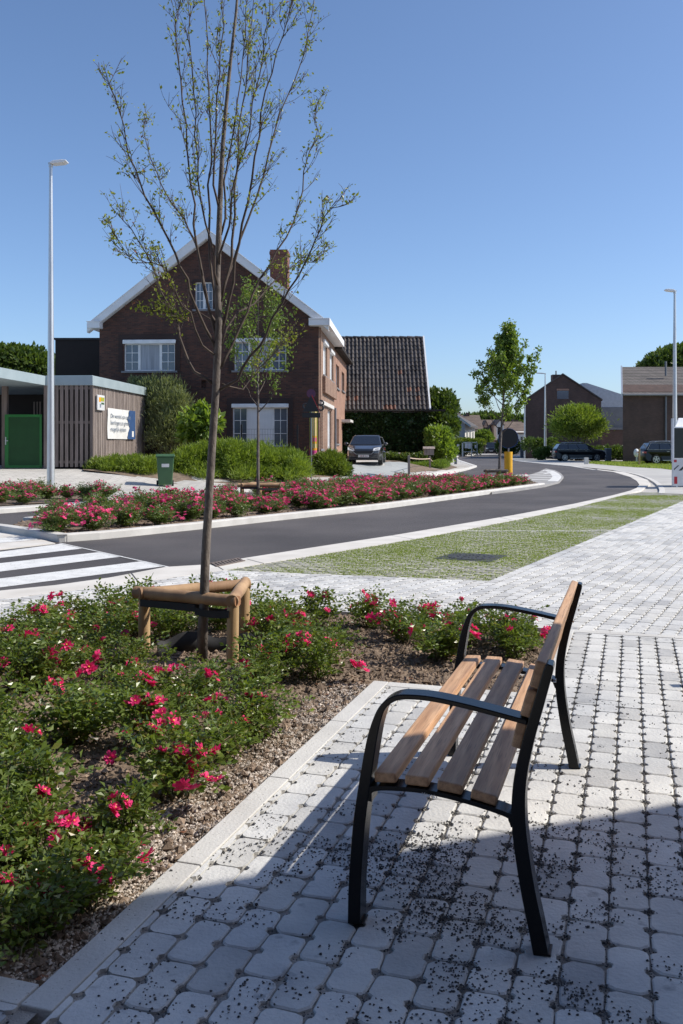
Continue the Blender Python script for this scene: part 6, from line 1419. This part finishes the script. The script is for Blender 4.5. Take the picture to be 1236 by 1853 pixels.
    for cx_ in (wf, wb_):
        for s_ in (-1, 1):
            y = s_ * (hw - .12); mb = MB(); mb.cyl((cx_, y - .11, wr - .01), (cx_, y + .11, wr - .01), wr, n=28); w_o = mb.build('wheel', M['tyre'], t, smooth=True, bevel=.02)
            mb = MB(); yo = y + s_ * .112
            for k in range(5): a = k * 1.2566 + .3; mb.add([(cx_ + wr * r_ * math.cos(a + d), yo, wr - .01 + wr * r_ * math.sin(a + d)) for r_, d in ((.12, -.8), (.68, -.24), (.68, .24), (.12, .8))], [(0, 1, 2, 3) if s_ > 0 else (3, 2, 1, 0)])
            b = len(mb.v); nn_ = 28
            for k in range(nn_): a = 2 * math.pi * k / nn_; mb.v += [(cx_ + wr * r_ * math.cos(a), yo, wr - .01 + wr * r_ * math.sin(a)) for r_ in (.62, .72)]
            for k in range(nn_): q = (k + 1) % nn_; mb.f.append((b + 2 * k, b + 2 * k + 1, b + 2 * q + 1, b + 2 * q))
            mb.cyl((cx_, yo - .02, wr - .01), (cx_, yo + .006 * s_, wr - .01), wr * .17, n=12); mb.build('rim', M['rim'], w_o)
    for s_ in (-1, 1):
        y1_, y2_ = s_ * hw * .52, s_ * hw * .86; zz_ = prof[2][1]
        mb = MB(); mb.add([(-.012 + .02, s_ * hw * .50, zz_ - .10), (.12, y2_ + s_ * .02, zz_ - .05), (.34, s_ * hw * .90, zz_ + .075), (.10, s_ * hw * .55, zz_ + .02)], [(0, 1, 2, 3)]); o_ = mb.build('headlight', M['lampglass'], t); o_.modifiers.new('thickness', 'SOLIDIFY').thickness = .05; o_.modifiers['thickness'].offset = 0
        mb = MB(); zt2 = .98 if kind != 'hatch' else .85; mb.box(L - .22, L + .005, s_ * hw * .93 if s_ < 0 else hw * .5, -hw * .5 if s_ < 0 else hw * .93, zt2 - .16, zt2 - .02); mb.build('tail_light', M['redlamp'], t, bevel=.02)
        mb = MB(); mb.ball((cab[0][0] + .38, s_ * (hw + .10), cab[0][1] + .08), .12, 10, (.6, 1, .7)); mb.build('wing_mirror', M[paint_], t, smooth=True)
        mb = MB(); mb.box(1.8, 2.0, s_ * hw - .005 + (s_ * .0), s_ * hw + .02, prof[4][1] - .14, prof[4][1] - .11); mb.box(2.75, 2.95, s_ * hw - .005, s_ * hw + .02, prof[4][1] - .14, prof[4][1] - .11); mb.build('door_handle', M['rim'], t)
        mb = MB(); mb.box(wf + .5, wb_ - .5, s_ * hw - .02, s_ * hw + .012, .26, .30); mb.build('sill_trim', M['steel'] if kind == 'suv' else M['black2'], t)
    mb = MB(); gz = .70 if kind != 'van' else .8; mb.ext([(-.03, -.52, gz), (-.04, -.36, gz - .15), (-.04, .36, gz - .15), (-.03, .52, gz)], (.06, 0, 0)); fixn(mb.build('grille', M['black2'], t)); mb = MB(); mb.box(-.03, .05, -.7, .7, .26, .36); mb.build('lower_grille', M['black2'], t, bevel=.02)
    mb = MB(); mb.tube([Vector((-.035, y_, z_)) for y_, z_ in ((-.55, gz + .01), (-.38, gz - .165), (.38, gz - .165), (.55, gz + .01))], .012, 4); mb.build('grille_trim', M['steel'], t)
    if front_plate:
        mb = MB(); mb.box(-.060, -.045, -.26, .26, gz - .32, gz - .20); po = mb.build('number_plate', M['plate'], t, bevel=.004); mb = MB(); r_ = random.Random(3); x = -.18
        for k in range(5): mb.box(-.063, -.0605, x, x + .018, gz - .29, gz - .23); mb.box(-.063, -.0605, x, x + .045, gz - .262 + .03 * r_.choice((-1, 0, 1)), gz - .25 + .03 * r_.choice((-1, 0))); x += .08
        mb.build('characters', M['plateink'], po)
    return t
car_dir = R(-102)                                 # car faces -X in its own axes
Xg = W(658, 0, 44).x; rzc = R(84)
c, s_ = math.cos(rzc), math.sin(rzc)
make_car('parked_car', 'dark grey hatchback with a pale number plate parked on the driveway, facing the street', (Xg, 44, H(Xg, 44) + .10), rzc, 4.0, 1.76, 1.48, 'hatch', 'cargrey', True)
pc = G(1000, 834); make_car('parked_car', 'long black estate-type car in front of the umbrella-shaped tree', (W(1093, 0, 86).x, 86, .02), R(180), 4.85, 1.9, 1.72, 'suv')
make_car('parked_car', 'black car half hidden behind the steel lamp post and a dark shrub', (W(1010, 0, 104).x + 1.2, 104 - 2.2, .02), R(186), 4.6, 1.85, 1.62, 'suv')
make_car('parked_car', 'black car mostly hidden behind the long black estate-type car', (W(1098, 0, 92).x, 92.5, .02), R(180), 4.6, 1.85, 1.60, 'suv')
make_car('parked_car', 'black car on the grass verge, partly hidden by the traffic trailer', (W(1166, 0, 70).x + 4.7, 71, .08), R(180), 4.7, 1.9, 1.72, 'suv')
make_car('van', 'dark van driving towards us at the end of the street', (W(889, 0, 150).x, 150, .0), R(80), 4.9, 2.0, 1.97, 'van', 'carblack', True, group=None)
# ================================================================ TRAFFIC TRAILER at the right edge
Yt = 33.2; k_ = Yt / F; X0 = W(1216, 0, Yt).x; t = thing('traffic_trailer', 'mobile message-board trailer with a white hood and a barrier plate with red squares', 'trailer', (X0, Yt, 0)); xx = lambda px: (px - 1216) * k_; zz = lambda py: CH - (py - HZ) * k_
mb = MB(); mb.box(0, 2.3, -.03, .03, zz(879.5), zz(829)); pl = mb.build('barrier_plate', M['sheetwhite'], t, bevel=.01)
def panel(q, m_, nm): mb = MB(); mb.ext([(xx(x), -.0345, zz(y)) for x, y in q], (0, .004, 0)); fixn(mb.build(nm, m_, pl))
for q in (((1219, 836.5), (1224, 836.5), (1224, 832), (1219, 832)), ((1219.5, 875.5), (1225, 875.5), (1225, 862.5), (1219.5, 862.5)), ((1278, 836.5), (1284, 836.5), (1284, 832), (1278, 832)), ((1278, 875.5), (1284, 875.5), (1284, 862.5), (1278, 862.5))): panel(q, M['signred'], 'red_reflector')
for x in (0, 8.5, 17, 25.5, 34, 42.5, 51): panel(((1219 + x, 851), (1219 + x, 848.5), (1226 + x, 842), (1228.5 + x, 842)), M['black2'], 'black_stripe') if x < 1 else panel(((1219 + x, 851.5), (1224 + x, 851.5), (1234 + x, 842), (1229 + x, 842)), M['black2'], 'black_stripe')
mb = MB(); mb.box(.15, .21, -.02, .02, 0, zz(879)); mb.box(.55, .61, -.02, .02, 0, zz(879)); mb.box(1.9, 1.96, -.02, .02, 0, zz(879)); mb.build('stand', M['white'], t)
mb = MB(); mb.box(0.1, 2.3, .10, .14, zz(830), zz(774)); mb.build('message_board', mat('led_board', (.010, .018, .016), .35), t)
mb = MB(); mb.box(.04, .10, .05, .2, zz(836), zz(757)); mb.box(.10, 2.3, .06, .09, zz(774.5), zz(772.5)); mb.build('board_frame', M['white'], t)
mb = MB(); prof_ = [(zz(773), .07), (zz(757), .45), (zz(755.5), .62), (zz(757), 1.3), (zz(773), 1.5)]; b = 0
mb.ext([(.10, y, z) for z, y in prof_] , (2.2, 0, 0)); mb.v = [((x + .12 if (z > zz(765) and x < 1) else x) + .37 * y, y, z) for x, y, z in mb.v]; fixn(mb.build('hood', M['white'], t, bevel=.03))
mb = MB(); mb.box(1.0, 2.6, .2, 1.6, .35, zz(831)); mb.build('chassis', M['greypanel'], t, bevel=.02)
for y in (.5, 1.2): mb = MB(); mb.cyl((1.1, y, .30), (1.28, y, .30), .30, n=20); mb.build('wheel', M['tyre'], t, smooth=True)
# ================================================================ UNSEEN BUILDINGS: one inferred from its cast shade, one added to block sky light
dl = Vector((.936, .352)); hB = 4.6; off = hB / math.tan(R(SUN_EL)); sx_, sy_ = off * math.sin(R(SUN_AZ)), off * math.cos(R(SUN_AZ))
A0 = Vector(G(-40, 1686)); A0 = Vector((A0.x + sx_, A0.y + sy_)); n_ = Vector((dl.y, -dl.x))
t = thing('unseen_building', 'dark brick flat-roofed building right of the viewpoint that shades the near paving', 'building', (A0.x, A0.y, 0), math.atan2(dl.y, dl.x))
mb = MB(); wall_face(mb, [(.001, -.2), (13.99, -.2), (13.99, hB - .3), (.001, hB - .3)], [(1.5, 3.5, .0, 2.4), (5, 7, .9, 2.4), (8.5, 10.5, .9, 2.4)], lambda s, z, d: (s, -d, z)) if 0 else mb.box(0, 14, -9, 0, -.2, hB - .3); mb.build('wall', M['brickdark'], t)
mb = MB(); mb.box(-.06, 14.06, -9.06, .06, hB - .3, hB); mb.build('roof_edge', M['darkclad'], t)
for a in (1.5, 5.2, 8.9): mb = MB(); mb.box(a, a + 2, .004, .05, .9, 2.4); f_ = mb.build('window', M['frame'], t); mb = MB(); mb.box(a + .08, a + 1.92, .052, .06, .98, 2.32); mb.build('pane', M['glassd'], f_)
t = thing('unseen_building', 'added long dark block behind the viewpoint, out of view, dimming the sky light', 'building', (-14, -3.2, 0))  # block added to cut the sky light on the near ground
mb = MB(); mb.box(0, 21, -10, 0, -.2, 12); mb.build('wall', M['brickdark'], t); mb = MB(); mb.box(-.08, 21.08, -10.1, .1, 12, 12.3); mb.build('roof_edge', M['darkclad'], t)
